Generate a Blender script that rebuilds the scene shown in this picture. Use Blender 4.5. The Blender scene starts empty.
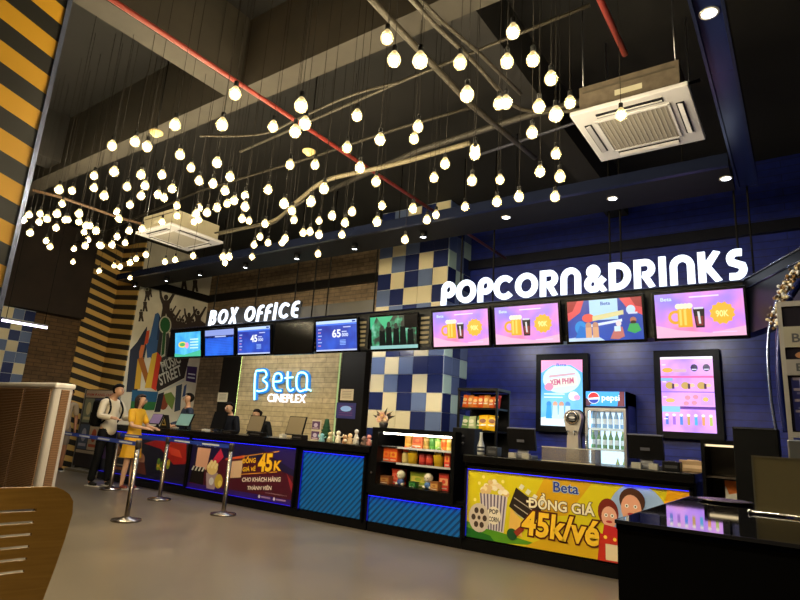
import bpy, bmesh, math, random
from mathutils import Vector, Matrix
random.seed(7)
PI = math.pi
C = bpy.context.scene.collection
# ------------------------------------------------------------------ camera
F = 565.0; EYE = 1.25
def _ray(u, v):
    return Vector((u-400, -(v-300), -F)).normalized()
_a = -_ray(-405, 380); _b = _ray(806, 458)
_m = (_a+_b).normalized(); _n = _a-_b; _n = (_n-_m*_n.dot(_m)).normalized()
VX = (_m+_n)/math.sqrt(2); VY = (_m-_n)/math.sqrt(2); VZ = VX.cross(VY)
R = Matrix((VX, VY, VZ))
def _dir(u, v): return R @ Vector((u-400, -(v-300), -F))
def PY(u, v, y):
    d = _dir(u, v); return Vector((0, 0, EYE)) + d*(y/d.y)
def PX(u, v, x):
    d = _dir(u, v); return Vector((0, 0, EYE)) + d*(x/d.x)
def PZ(u, v, z):
    d = _dir(u, v); return Vector((0, 0, EYE)) + d*((z-EYE)/d.z)
cd = bpy.data.cameras.new('camera'); cam = bpy.data.objects.new('camera', cd); C.objects.link(cam)
cd.sensor_width = 36; cd.lens = F/800*36; cd.clip_start = .05; cd.clip_end = 100
cam.matrix_world = Matrix.Translation((0, 0, EYE)) @ R.to_4x4()
bpy.context.scene.camera = cam
# ------------------------------------------------------------------ materials
_mc = {}
def lin(c): return tuple((x/12.92 if x <= .04045 else ((x+.055)/1.055)**2.4) for x in c)
def mat(col, rough=.6, metal=0., emit=0., alpha=1., trans=0., key=None):
    """col is sRGB 0-1"""
    k = (tuple(round(x, 3) for x in col), rough, metal, emit, alpha, trans)
    if k in _mc: return _mc[k]
    m = bpy.data.materials.new('mat'); m.use_nodes = True
    p = m.node_tree.nodes['Principled BSDF']; l = lin(col)
    p.inputs['Base Color'].default_value = (*l, 1); p.inputs['Roughness'].default_value = rough
    p.inputs['Metallic'].default_value = metal
    if max(col) < .13 and rough > .15 and not metal: p.inputs['Specular IOR Level'].default_value = .15
    if emit:
        p.inputs['Base Color'].default_value = (l[0]*.1, l[1]*.1, l[2]*.1, 1)
        p.inputs['Emission Color'].default_value = (*l, 1); p.inputs['Emission Strength'].default_value = emit
    if alpha < 1: p.inputs['Alpha'].default_value = alpha
    if trans: p.inputs['Transmission Weight'].default_value = trans; p.inputs['IOR'].default_value = 1.1
    _mc[k] = m; return m
def nodes_mat(name):
    m = bpy.data.materials.new(name); m.use_nodes = True
    nt = m.node_tree; return m, nt, nt.nodes['Principled BSDF']
def ramp(nt, stops, interp='LINEAR'):
    r = nt.nodes.new('ShaderNodeValToRGB'); e = r.color_ramp.elements; r.color_ramp.interpolation = interp
    e[0].position = stops[0][0]; e[0].color = (*lin(stops[0][1]), 1)
    e[1].position = stops[-1][0]; e[1].color = (*lin(stops[-1][1]), 1)
    for p, c in stops[1:-1]:
        q = e.new(p); q.color = (*lin(c), 1)
    return r
def mottled(c1, c2, scale, rough=.7, bump=0., detail=6, stretch=(1, 1, 1), metal=0., rvar=0.):
    m, nt, p = nodes_mat('mottled'); N = nt.nodes; L = nt.links
    tc = N.new('ShaderNodeTexCoord'); mp = N.new('ShaderNodeMapping'); mp.inputs['Scale'].default_value = stretch
    no = N.new('ShaderNodeTexNoise'); no.inputs['Scale'].default_value = scale; no.inputs['Detail'].default_value = detail
    L.new(tc.outputs['Object'], mp.inputs[0]); L.new(mp.outputs[0], no.inputs[0])
    r = ramp(nt, [(.3, c1), (.7, c2)]); L.new(no.outputs[0], r.inputs[0]); L.new(r.outputs[0], p.inputs['Base Color'])
    p.inputs['Roughness'].default_value = rough; p.inputs['Metallic'].default_value = metal
    if rvar:
        mr = N.new('ShaderNodeMapRange'); mr.inputs[3].default_value = rough-rvar; mr.inputs[4].default_value = rough+rvar
        L.new(no.outputs[0], mr.inputs[0]); L.new(mr.outputs[0], p.inputs['Roughness'])
    if bump:
        b = N.new('ShaderNodeBump'); b.inputs['Strength'].default_value = bump; b.inputs['Distance'].default_value = .02
        L.new(no.outputs[0], b.inputs['Height']); L.new(b.outputs[0], p.inputs['Normal'])
    return m
def brick(c1, c2, mortar, bw=.24, bh=.075, along='X', rough=.85, msize=.008):
    m, nt, p = nodes_mat('brickwork'); N = nt.nodes; L = nt.links
    tc = N.new('ShaderNodeTexCoord'); s = N.new('ShaderNodeSeparateXYZ'); c = N.new('ShaderNodeCombineXYZ')
    L.new(tc.outputs['Object'], s.inputs[0]); L.new(s.outputs[along], c.inputs['X']); L.new(s.outputs['Z'], c.inputs['Y'])
    b = N.new('ShaderNodeTexBrick'); L.new(c.outputs[0], b.inputs[0])
    b.inputs['Scale'].default_value = 1; b.inputs['Brick Width'].default_value = bw; b.inputs['Row Height'].default_value = bh
    b.inputs['Mortar Size'].default_value = msize
    b.inputs['Color1'].default_value = (*lin(c1), 1); b.inputs['Color2'].default_value = (*lin(c2), 1); b.inputs['Mortar'].default_value = (*lin(mortar), 1)
    no = N.new('ShaderNodeTexNoise'); no.inputs['Scale'].default_value = 9; L.new(tc.outputs['Object'], no.inputs[0])
    mx = N.new('ShaderNodeMix'); mx.data_type = 'RGBA'; mx.blend_type = 'MULTIPLY'; mx.inputs[0].default_value = .5
    r = ramp(nt, [(.3, (.6, .6, .6)), (.7, (1, 1, 1))]); L.new(no.outputs[0], r.inputs[0])
    L.new(b.outputs[0], mx.inputs[6]); L.new(r.outputs[0], mx.inputs[7]); L.new(mx.outputs[2], p.inputs['Base Color'])
    p.inputs['Roughness'].default_value = rough
    bp = N.new('ShaderNodeBump'); bp.inputs['Strength'].default_value = .4; bp.inputs['Distance'].default_value = .01; bp.invert = True
    L.new(b.outputs['Fac'], bp.inputs['Height']); L.new(bp.outputs[0], p.inputs['Normal'])
    return m
def stripes(c1, c2, along, k, period, phase, duty=.5, rough=.5, use=('Z',)):
    """bands of constant z - k*along"""
    m, nt, p = nodes_mat('stripes'); N = nt.nodes; L = nt.links
    tc = N.new('ShaderNodeTexCoord'); s = N.new('ShaderNodeSeparateXYZ'); L.new(tc.outputs['Object'], s.inputs[0])
    a = N.new('ShaderNodeMath'); a.operation = 'MULTIPLY_ADD'; a.inputs[1].default_value = -k
    L.new(s.outputs[along], a.inputs[0]); L.new(s.outputs['Z'], a.inputs[2])
    d = N.new('ShaderNodeMath'); d.operation = 'MULTIPLY_ADD'; d.inputs[1].default_value = 1/period; d.inputs[2].default_value = -phase/period+50
    L.new(a.outputs[0], d.inputs[0])
    f = N.new('ShaderNodeMath'); f.operation = 'FRACT'; L.new(d.outputs[0], f.inputs[0])
    r = ramp(nt, [(0, c1), (duty, c2)], 'CONSTANT'); L.new(f.outputs[0], r.inputs[0]); L.new(r.outputs[0], p.inputs['Base Color'])
    p.inputs['Roughness'].default_value = rough
    return m
def swirl(stops, scale, strength, sx=(1, 1, 1)):
    m, nt, p = nodes_mat('screen picture'); N = nt.nodes; L = nt.links
    tc = N.new('ShaderNodeTexCoord'); mp = N.new('ShaderNodeMapping'); mp.inputs['Scale'].default_value = sx
    no = N.new('ShaderNodeTexNoise'); no.inputs['Scale'].default_value = scale; no.inputs['Detail'].default_value = 2
    L.new(tc.outputs['Object'], mp.inputs[0]); L.new(mp.outputs[0], no.inputs[0])
    r = ramp(nt, stops); L.new(no.outputs[0], r.inputs[0])
    p.inputs['Base Color'].default_value = (.02, .02, .02, 1)
    L.new(r.outputs[0], p.inputs['Emission Color']); p.inputs['Emission Strength'].default_value = strength
    p.inputs['Roughness'].default_value = .3
    return m
BLACK = mat((.06, .06, .065), .35); GLOSS = mat((.03, .03, .035), .08); MATTE = mat((.07, .065, .06), .8)
CHROME = mat((.78, .78, .8), .22, 1.); STEEL = mat((.6, .6, .62), .35, 1.); WHITE = mat((.85, .84, .82), .5)
GREY = mat((.4, .4, .42), .5); CREAM = mat((.82, .78, .68), .5)
# ------------------------------------------------------------------ mesh builder
class MB:
    def __init__(s): s.v = []; s.f = []; s.m = []; s.mats = []; s.sm = []
    def mi(s, m):
        if m not in s.mats: s.mats.append(m)
        return s.mats.index(m)
    def add(s, vs, fs, m, smooth=False):
        o = len(s.v); s.v += [tuple(v) for v in vs]; i = s.mi(m)
        for f in fs: s.f.append([o+k for k in f]); s.m.append(i); s.sm.append(smooth)
        return s
    def box(s, c, d, m, rot=None):
        x, y, z = [k/2 for k in d]; vs = [Vector((a*x, b*y, e*z)) for a in (-1, 1) for b in (-1, 1) for e in (-1, 1)]
        if rot is not None:
            M = Matrix.Rotation(rot, 3, 'Z') if not isinstance(rot, Matrix) else rot
            vs = [M @ v for v in vs]
        vs = [v+Vector(c) for v in vs]
        return s.add(vs, [(0, 1, 3, 2), (4, 6, 7, 5), (0, 4, 5, 1), (2, 3, 7, 6), (0, 2, 6, 4), (1, 5, 7, 3)], m)
    def bx(s, x0, x1, y0, y1, z0, z1, m):
        return s.box(((x0+x1)/2, (y0+y1)/2, (z0+z1)/2), (x1-x0, y1-y0, z1-z0), m)
    def rbox(s, x0, x1, y0, y1, z0, z1, m, r=.01, seg=3):
        """box with rounded edges"""
        bm = bmesh.new(); bmesh.ops.create_cube(bm, size=1)
        for v in bm.verts: v.co = Vector(((x0+x1)/2+v.co.x*(x1-x0), (y0+y1)/2+v.co.y*(y1-y0), (z0+z1)/2+v.co.z*(z1-z0)))
        bmesh.ops.bevel(bm, geom=bm.edges[:], offset=r, segments=seg, affect='EDGES', profile=.5)
        bm.verts.index_update(); vs = [v.co.copy() for v in bm.verts]; fs = [[v.index for v in f.verts] for f in bm.faces]; bm.free()
        return s.add(vs, fs, m, False)
    def lathe(s, prof, c, m, seg=20, axis='Z', smooth=True):
        vs = []; fs = []; n = len(prof)
        for i in range(seg):
            a = 2*PI*i/seg
            for r, z in prof:
                p = (r*math.cos(a), r*math.sin(a), z)
                if axis == 'Y': p = (p[0], p[2], p[1])
                if axis == 'X': p = (p[2], p[0], p[1])
                vs.append((p[0]+c[0], p[1]+c[1], p[2]+c[2]))
        for i in range(seg):
            j = (i+1) % seg
            for k in range(n-1): fs.append((i*n+k, j*n+k, j*n+k+1, i*n+k+1))
        return s.add(vs, fs, m, smooth)
    def cyl(s, c, r, z0, z1, m, seg=20, axis='Z'):
        return s.lathe([(0, z0), (r, z0), (r, z1), (0, z1)], c, m, seg, axis, False)
    def ball(s, c, r, m, seg=16, sc=(1, 1, 1)):
        n = seg//2; vs = []; fs = []
        for i in range(n+1):
            t = PI*i/n
            for j in range(seg):
                a = 2*PI*j/seg; vs.append((c[0]+r*sc[0]*math.sin(t)*math.cos(a), c[1]+r*sc[1]*math.sin(t)*math.sin(a), c[2]+r*sc[2]*math.cos(t)))
        for i in range(n):
            for j in range(seg): k = (j+1) % seg; fs.append((i*seg+j, (i+1)*seg+j, (i+1)*seg+k, i*seg+k))
        return s.add(vs, fs, m, True)
    def tube(s, pts, r, m, seg=8, closed=False, r2=None):
        pts = [Vector(p) for p in pts]; vs = []; fs = []; n = len(pts)
        for i, p in enumerate(pts):
            t = (pts[min(i+1, n-1)]-pts[max(i-1, 0)]).normalized() if not closed else (pts[(i+1) % n]-pts[i-1]).normalized()
            u = t.cross(Vector((0, 0, 1)) if abs(t.z) < .9 else Vector((1, 0, 0))).normalized(); w = t.cross(u)
            rr = r if r2 is None else r+(r2-r)*i/(n-1)
            for j in range(seg): a = 2*PI*j/seg; vs.append(p+u*math.cos(a)*rr+w*math.sin(a)*rr)
        for i in range(n if closed else n-1):
            q = (i+1) % n
            for j in range(seg): k = (j+1) % seg; fs.append((i*seg+j, i*seg+k, q*seg+k, q*seg+j))
        if not closed: fs.append(list(range(seg))[::-1]); fs.append([(n-1)*seg+j for j in range(seg)])
        return s.add(vs, fs, m, True)
    def prism(s, poly, y0, y1, m, origin=(0, 0, 0)):
        """poly in (x,z), extruded along y from y0 to y1"""
        n = len(poly); ox, oy, oz = origin
        vs = [(x+ox, y0+oy, z+oz) for x, z in poly]+[(x+ox, y1+oy, z+oz) for x, z in poly]
        fs = [list(range(n)), list(range(n, 2*n))[::-1]]+[(i, i+n, (i+1) % n+n, (i+1) % n) for i in range(n)]
        return s.add(vs, fs, m)
    def build(s, name, parent=None, loc=None, rotz=0):
        me = bpy.data.meshes.new(name); me.from_pydata(s.v, [], s.f)
        for m in s.mats: me.materials.append(m)
        me.polygons.foreach_set('material_index', s.m); me.polygons.foreach_set('use_smooth', s.sm)
        me.update()
        bm = bmesh.new(); bm.from_mesh(me); bmesh.ops.recalc_face_normals(bm, faces=bm.faces); bm.to_mesh(me); bm.free()
        o = bpy.data.objects.new(name, me); C.objects.link(o)
        if parent: o.parent = parent
        if loc is not None: o.location = loc
        o.rotation_euler.z = rotz
        return o
def tag(o, label=None, cat=None, group=None, kind=None):
    if label: o['label'] = label
    if cat: o['category'] = cat
    if group: o['group'] = group
    if kind: o['kind'] = kind
    return o
def thing(name, label, cat, loc=(0, 0, 0), rotz=0, group=None):
    o = bpy.data.objects.new(name, None); C.objects.link(o); o.location = loc; o.rotation_euler.z = rotz; o.empty_display_size = .1
    return tag(o, label, cat, group)
def struct(o): o['kind'] = 'structure'; return o
def dup(root, loc, label=None, rotz=None, scale=None):
    r = root.copy(); C.objects.link(r); r.location = loc
    if label: r['label'] = label
    if rotz is not None: r.rotation_euler.z = rotz
    if scale: r.scale = scale
    for ch in list(root.children):
        c = ch.copy(); C.objects.link(c); c.parent = r
        for g in ch.children:
            d = g.copy(); C.objects.link(d); d.parent = c
    return r
# ------------------------------------------------------------------ flat artwork and writing
_tx = {}
def text_geo(body, bold=0., shear=0.):
    k = (body, bold, shear)
    if k in _tx: return _tx[k]
    cu = bpy.data.curves.new('t', 'FONT'); cu.body = body; cu.size = 1; cu.offset = bold; cu.shear = shear; cu.resolution_u = 3
    o = bpy.data.objects.new('t', cu); C.objects.link(o)
    dg = bpy.context.evaluated_depsgraph_get(); me = bpy.data.meshes.new_from_object(o.evaluated_get(dg))
    vs = [(v.co.x, v.co.y) for v in me.vertices]; fs = [list(p.vertices) for p in me.polygons]
    bpy.data.objects.remove(o); bpy.data.meshes.remove(me); bpy.data.curves.remove(cu)
    x0 = min(v[0] for v in vs); x1 = max(v[0] for v in vs); y0 = min(v[1] for v in vs); y1 = max(v[1] for v in vs)
    _tx[k] = (vs, fs, x0, x1, y0, y1); return _tx[k]
class Art:
    """flat picture on a panel in local x-z, facing -y; later layers lie a hair in front of earlier ones"""
    def __init__(s, mb, emit=0., y=0., rough=.45, step=.0001): s.mb = mb; s.e = emit; s.y = y; s.rough = rough; s.l = 0; s.step = step
    def mt(s, c): return c if not isinstance(c, tuple) else mat(c, s.rough, 0, s.e)
    def nxt(s): s.l += 1; return s.y-s.l*s.step
    def poly(s, pts, c, same=False):
        y = s.nxt() if not same else s.y-s.l*s.step
        s.mb.add([(x, y, z) for x, z in pts], [list(range(len(pts)))], s.mt(c)); return s
    def rect(s, x0, z0, x1, z1, c, same=False): return s.poly([(x0, z0), (x1, z0), (x1, z1), (x0, z1)], c, same)
    def disc(s, x, z, rx, rz, c, n=20, same=False): return s.poly([(x+rx*math.cos(2*PI*i/n), z+rz*math.sin(2*PI*i/n)) for i in range(n)], c, same)
    def star(s, x, z, r, c, n=10, k=.75): return s.poly([(x+(r if i % 2 else r*k)*math.cos(PI*i/n), z+(r if i % 2 else r*k)*math.sin(PI*i/n)) for i in range(2*n)], c)
    def text(s, body, x0, z0, x1, z1, c, bold=.02, shear=0., rot=0., outline=None, ow=.05, ref=None):
        if outline is not None: s.text(body, x0, z0, x1, z1, outline, bold+ow, shear, rot, ref=(bold, shear))
        vs, fs, a, b, d, e = text_geo(body, bold, shear); y = s.nxt()
        if ref: a, b, d, e = text_geo(body, *ref)[2:]
        cr, sr = math.cos(rot), math.sin(rot)
        P = []
        for vx, vy in vs:
            px = (vx-a)/(b-a)*(x1-x0); pz = (vy-d)/(e-d)*(z1-z0)
            P.append((x0+px*cr-pz*sr, y, z0+px*sr+pz*cr))
        s.mb.add(P, fs, s.mt(c)); return s
# rounded heavy display capitals, drawn from thick strokes
def arc(cx, cy, r, a0, a1, n=14, ry=None):
    ry = ry or r
    return [(cx+r*math.cos(math.radians(a0+(a1-a0)*i/n)), cy+ry*math.sin(math.radians(a0+(a1-a0)*i/n))) for i in range(n+1)]
T = .25
GL = {
 'P': (.66, [[(.125, 0), (.125, .66)], arc(.36, .64, .235, 0, 360, 24)]),
 'p': (.66, [[(.125, 0), (.125, .66)], arc(.36, .64, .235, 0, 360, 24)]),
 'O': (.98, [arc(.49, .5, .365, 0, 360, 32)]),
 'C': (.88, [arc(.49, .5, .365, 42, 318, 26)]),
 'R': (.76, [[(.125, 0), (.125, .875), (.36, .875)]+arc(.4, .66, .215, 90, -90, 10)+[(.3, .445)], [(.36, .45), (.62, 0)]]),
 'N': (.80, [[(.125, 0), (.125, .6)]+arc(.4, .6, .275, 180, 0, 14)+[(.675, 0)]]),
 'D': (.80, [[(.125, 0), (.125, .875), (.3, .875)]+arc(.3, .5, .375, 90, -90, 16)+[(.125, .125)]]),
 'I': (.27, [[(.125, 0), (.125, 1)]]),
 'K': (.74, [[(.125, 0), (.125, 1)], [(.6, 1), (.27, .52)], [(.27, .52), (.62, 0)]]),
 'S': (.62, [[(.5, .86)]+arc(.34, .68, .19, 80, 215, 10)+arc(.28, .34, .23, 25, -100, 12)+[(.1, .12)]]),
 '&': (.86, [arc(.38, .74, .14, 0, 360, 16), arc(.36, .3, .2, 100, 395, 16), [(.3, .66), (.78, 0)], [(.56, .3), (.78, .5)]]),
 'B': (.72, [[(.125, 0), (.125, .875), (.3, .875)]+arc(.36, .7, .175, 90, -90, 10), [(.2, .525), (.36, .525)]+arc(.38, .325, .2, 90, -90, 10)+[(.125, .125)]]),
 'X': (.76, [[(.1, 0), (.64, 1)], [(.12, 1), (.64, 0)]]),
 'F': (.56, [[(.125, 0), (.125, .6)]+arc(.4, .6, .275, 180, 95, 8)+[(.5, .875)], [(.1, .5), (.45, .5)]]),
 'E': (.66, [[(.56, .875)]+arc(.4, .6, .275, 95, 180, 6)+arc(.4, .4, .275, 180, 265, 6)+[(.56, .125)], [(.2, .5), (.52, .5)]]),
 ' ': (.35, []),
}
def ribbon(mb, pts, w, y0, y1, m):
    n = len(pts); L = []; Rr = []
    closed = (Vector(pts[0])-Vector(pts[-1])).length < 1e-6
    P = [Vector(p) for p in pts]
    for i in range(n):
        if closed: a = P[(i-1) % (n-1)]; b = P[(i+1) % (n-1)] if i < n-1 else P[1]
        else: a = P[max(i-1, 0)]; b = P[min(i+1, n-1)]
        d1 = (P[i]-a); d2 = (b-P[i])
        d1 = d1.normalized() if d1.length > 1e-9 else d2.normalized(); d2 = d2.normalized() if d2.length > 1e-9 else d1
        t = (d1+d2); t = t.normalized() if t.length > 1e-6 else d1
        nn = Vector((-t.y, t.x)); k = min(1/max(.35, nn.dot(Vector((-d1.y, d1.x)))), 1.8)
        L.append(P[i]+nn*w/2*k); Rr.append(P[i]-nn*w/2*k)
    vs = []
    for i in range(n):
        for q in (L[i], Rr[i]):
            vs.append((q.x, y0, q.y)); vs.append((q.x, y1, q.y))
    fs = []
    for i in range(n-1):
        a = i*4; b = a+4
        fs += [(a, b, b+2, a+2), (a+1, a+3, b+3, b+1), (a, a+1, b+1, b), (a+2, b+2, b+3, a+3)]
    if not closed: fs += [(0, 2, 3, 1), (4*n-4, 4*n-3, 4*n-1, 4*n-2)]
    mb.add(vs, fs, m)
def sign_word(root, word, x0, x1, z0, z1, m, side, slant=0., depth=.035, t=.215, gap=.09):
    tot = sum(GL[c][0] for c in word)+gap*(len(word)-1); h = z1-z0; sx = (x1-x0)/tot; x = 0
    for c in word:
        w, st = GL[c]
        if st:
            mb = MB()
            for k, s_ in enumerate(st):
                pts = [((x+px+slant*pz)*sx, z0+pz*h) for px, pz in s_]
                ribbon(mb, pts, t*h*.98, -depth/2-.001*k, depth/2, m)
            # keep within height
            mb.v = [(a+x0, b, min(max(c2, z0), z1)) for a, b, c2 in mb.v]
            mb.build('letter', root)
        x += w+gap
# ------------------------------------------------------------------ people
def skin_geo(verts, edges, roots=(0,), sub=2):
    """verts: list of (co, rx[, ry])"""
    me = bpy.data.meshes.new('s'); me.from_pydata([v[0] for v in verts], edges, [])
    o = bpy.data.objects.new('s', me); C.objects.link(o)
    o.modifiers.new('k', 'SKIN'); md = o.modifiers.new('u', 'SUBSURF'); md.levels = sub; md.render_levels = sub
    sv = me.skin_vertices[0].data
    for i, v in enumerate(verts): sv[i].radius = (v[1], v[2] if len(v) > 2 else v[1]); sv[i].use_root = i in roots
    dg = bpy.context.evaluated_depsgraph_get(); em = bpy.data.meshes.new_from_object(o.evaluated_get(dg))
    vs = [v.co.copy() for v in em.vertices]; fs = [list(p.vertices) for p in em.polygons]
    bpy.data.objects.remove(o); bpy.data.meshes.remove(me); bpy.data.meshes.remove(em)
    return vs, fs
def chain(verts, edges, pts, link=None):
    k = len(verts); prev = link
    for p in pts:
        verts.append(p); i = len(verts)-1
        if prev is not None: edges.append((prev, i))
        prev = i
    return k
def person(label, loc, rotz, h, top, bottom, hair_c, arms, head=(0, -.02, 0), legs=((0, 0), (0, 0)), skin=(.80, .62, .50), long_hair=False, sleeve='long', skirt=False, female=False, shoes=(.12, .11, .1), slacks=True, hairtie=False):
    s = h/1.7; root = thing('person', label, 'person', loc, rotz)
    SK = mat(skin, .5); fw = .9 if female else 1.
    def S(p, *r): return (tuple(c*s for c in p), *[q*s for q in r])
    hx, hy, hz = head
    V = []; E = []
    chain(V, E, [S((0, 0, .93), .115, .1), S((0, 0, 1.08), .10, .085), S((0, 0, 1.25), .115, .09), S((0, 0.005, 1.39), .075, .06),
                 S((0, -.0, 1.46), .048), S((hx*.4, hy*.5, 1.52+hz*.5), .05), S((hx, hy-.015, 1.565+hz), .066, .072), S((hx, hy, 1.625+hz), .078, .09), S((hx, hy+.01, 1.675+hz), .055, .065)])
    roots = [0]
    for i, sg in enumerate((-1, 1)):
        el, wr = arms[i]
        sh = Vector((sg*.165*fw, 0.01, 1.385)); el = Vector(el); wr = Vector(wr)
        chain(V, E, [S(sh, .05), S((sh+el)/2, .044), S(el, .037), S((el+wr)/2, .034), S(wr, .025)], 3)
        hd = (wr-el).normalized(); side = hd.cross(Vector((0, 0, 1))).normalized() if abs(hd.z) < .9 else Vector((1, 0, 0)).cross(hd).normalized()
        chain(V, E, [S(wr+hd*.05, .028, .018), S(wr+hd*.085, .026, .014)], len(V)-1)
        down = side.cross(hd).normalized()
        if down.z > 0: down = -down
        for q, (o_, l_) in enumerate(((-.026, .075), (-.009, .085), (.009, .08), (.026, .062))):
            b = wr+hd*.075+side*o_; roots.append(len(V))
            chain(V, E, [S(b, .0085), S(b+hd*l_*.5+down*.006, .008), S(b+hd*l_*.85+down*.022, .007)])
        b = wr+hd*.03-side*.02*sg; roots.append(len(V))
        chain(V, E, [S(b, .011), S(b+hd*.03-side*.022*sg+down*.006, .010), S(b+hd*.062-side*.026*sg+down*.014, .008)])
    for i, sg in enumerate((-1, 1)):
        fx, fy = legs[i]; x = sg*.09*fw
        chain(V, E, [S((x, 0, .86), .085), S((x+fx*.5, fy*.45-.015, .49), .055), S((x+fx*.7, fy*.7, .33), .052), S((x+fx, fy+.01, .09), .034), S((x+fx, fy+.015, .045), .036), S((x+fx, fy-.11, .035), .032, .028)], 0)
    vs, fs = skin_geo(V, E, roots)
    mb = MB(); mb.add(vs, fs, SK, True)
    # face: eyes, brows, nose, mouth, ears
    H = Vector((hx, hy-.015, 1.60+hz))*s
    for sg in (-1, 1):
        e = H+Vector((sg*.03, -.076, .012))*s
        mb.ball(e, .010*s, mat((.72, .68, .64), .5), 10); mb.ball(e+Vector((0, -.007, 0))*s, .0065*s, mat((.08, .05, .04), .3), 8)
        mb.box(e+Vector((0, -.004, .018))*s, (.024*s, .006*s, .004*s), mat((.25, .16, .12), .7))
        mb.ball(H+Vector((sg*.078, .01, 0))*s, .02*s, SK, 8, (.4, .7, 1))
    mb.ball(H+Vector((0, -.092, -.012))*s, .013*s, SK, 10, (.8, 1, 1.5))
    mb.ball(H+Vector((0, -.082, -.043))*s, .018*s, mat((.62, .34, .3), .5), 10, (1, .35, .35))
    body = mb.build('body', root)
    # hair
    hm = mat(hair_c, .85); hb = MB(); c0 = Vector((hx, hy+.006, 1.632+hz))*s
    n = 14; seg = 24; rr = (.094*s, .108*s, .098*s); vs = []; fs = []
    for i in range(n+1):
        t = PI*i/n
        for j in range(seg):
            a = 2*PI*j/seg; d = Vector((math.sin(t)*math.cos(a), math.sin(t)*math.sin(a), math.cos(t)))
            low = .62 if long_hair else .8
            fr = -math.sin(a); tmax = PI*(.30 if fr > .12 else (.50 if fr > -.25 else low+.1))
            tt = min(t, tmax); d = Vector((math.sin(tt)*math.cos(a), math.sin(tt)*math.sin(a), math.cos(tt)))
            w = 1+.03*math.sin(9*a)+.02*math.sin(17*a+i)
            vs.append(c0+Vector((d.x*rr[0], d.y*rr[1], d.z*rr[2]))*w)
    for i in range(n):
        for j in range(seg): k = (j+1) % seg; fs.append((i*seg+j, (i+1)*seg+j, (i+1)*seg+k, i*seg+k))
    hb.add(vs, fs, hm, True)
    if long_hair:
        for k in range(9):
            a = PI*(.02+.96*k/8); x = .083*math.cos(a); y = .085*math.sin(a)
            hb.tube([c0+Vector((x, y, .02))*s, c0+Vector((x*1.06, y*1.05, -.07))*s, c0+Vector((x*.95, y*.95+.01, -.15))*s, c0+Vector((x*.7, y*.8+.01, -.2))*s], .032*s, hm, 8, r2=.012*s)
    if hairtie: hb.ball(c0+Vector((0, .12, .02))*s, .05*s, hm, 12)
    hb.build('hair', root)
    # upper garment
    V = []; E = []; k = .016
    chain(V, E, [S((0, 0, .80 if not skirt else .92), .15+k if not skirt else .125+k, .14+k if not skirt else .115+k), S((0, 0, .97 if not skirt else 1.04), .125+k if not skirt else .112+k, .115+k if not skirt else .10+k), S((0, 0, 1.10), .112+k, .10+k), S((0, 0, 1.25), .118+k, .094+k), S((0, 0.004, 1.385), .085+k, .066+k), S((0, 0, 1.435), .05+k, .045+k)])
    for i, sg in enumerate((-1, 1)):
        el, wr = arms[i]; sh = Vector((sg*.165*fw, .01, 1.385)); el = Vector(el); wr = Vector(wr)
        pts = [S(sh, .05+k), S((sh+el)/2, .045+k), S(el*.85+sh*.15, .042+k)]
        if sleeve == 'long': pts += [S(el, .04+k), S((el+wr)/2, .035+k), S(wr*.92+el*.08, .03+k*.7)]
        chain(V, E, pts, 4)
    vs, fs = skin_geo(V, E, (0,)); MB().add(vs, fs, top, True).build('dress_top' if skirt else 'shirt', root)
    if skirt:
        mb = MB(); vs = []; fs = []; sg = 40
        prof = [(1.04, .125, .105), (.94, .155, .135), (.84, .172, .15), (.7, .185, .165), (.56, .2, .18)]
        for z, rx, ry in prof:
            for j in range(sg):
                a = 2*PI*j/sg; w = 1+(1.04-z)*.09*math.sin(8*a)
                vs.append((rx*w*math.cos(a)*s, ry*w*math.sin(a)*s, z*s))
        for i in range(len(prof)-1):
            for j in range(sg): k2 = (j+1) % sg; fs.append((i*sg+j, i*sg+k2, (i+1)*sg+k2, (i+1)*sg+j))
        mb.add(vs, fs, bottom, True).build('skirt', root)
    elif slacks:
        V = []; E = []; k = .014
        chain(V, E, [S((0, 0, 1.02), .108+k, .095+k), S((0, 0, .90), .115+k, .10+k)])
        for i, sg in enumerate((-1, 1)):
            fx, fy = legs[i]; x = sg*.09*fw
            pts = [S((x, 0, .82), .082+k), S((x+fx*.5, fy*.45-.015, .49), .056+k)]
            if slacks != 'short': pts += [S((x+fx*.7, fy*.7, .33), .053+k), S((x+fx, fy+.01, .065), .045+k)]
            chain(V, E, pts, 1)
        vs, fs = skin_geo(V, E, (0,)); MB().add(vs, fs, bottom, True).build('trousers' if slacks != 'short' else 'shorts', root)
    for i, sg in enumerate((-1, 1)):
        fx, fy = legs[i]; x = sg*.09*fw; V = []; E = []
        chain(V, E, [S((x+fx, fy+.035, .045), .04, .042), S((x+fx, fy-.03, .042), .042, .038), S((x+fx, fy-.125, .032), .04, .028)])
        vs, fs = skin_geo(V, E, (0,)); mb = MB().add(vs, fs, mat(shoes, .5), True)
        mb.rbox((x+fx-.043)*s, (x+fx+.043)*s, (fy-.165)*s, (fy+.085)*s, 0, .018*s, mat((.75, .73, .7), .6), .006*s, 2)
        mb.build('shoe', root)
    return root
exec_parts = []
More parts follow.
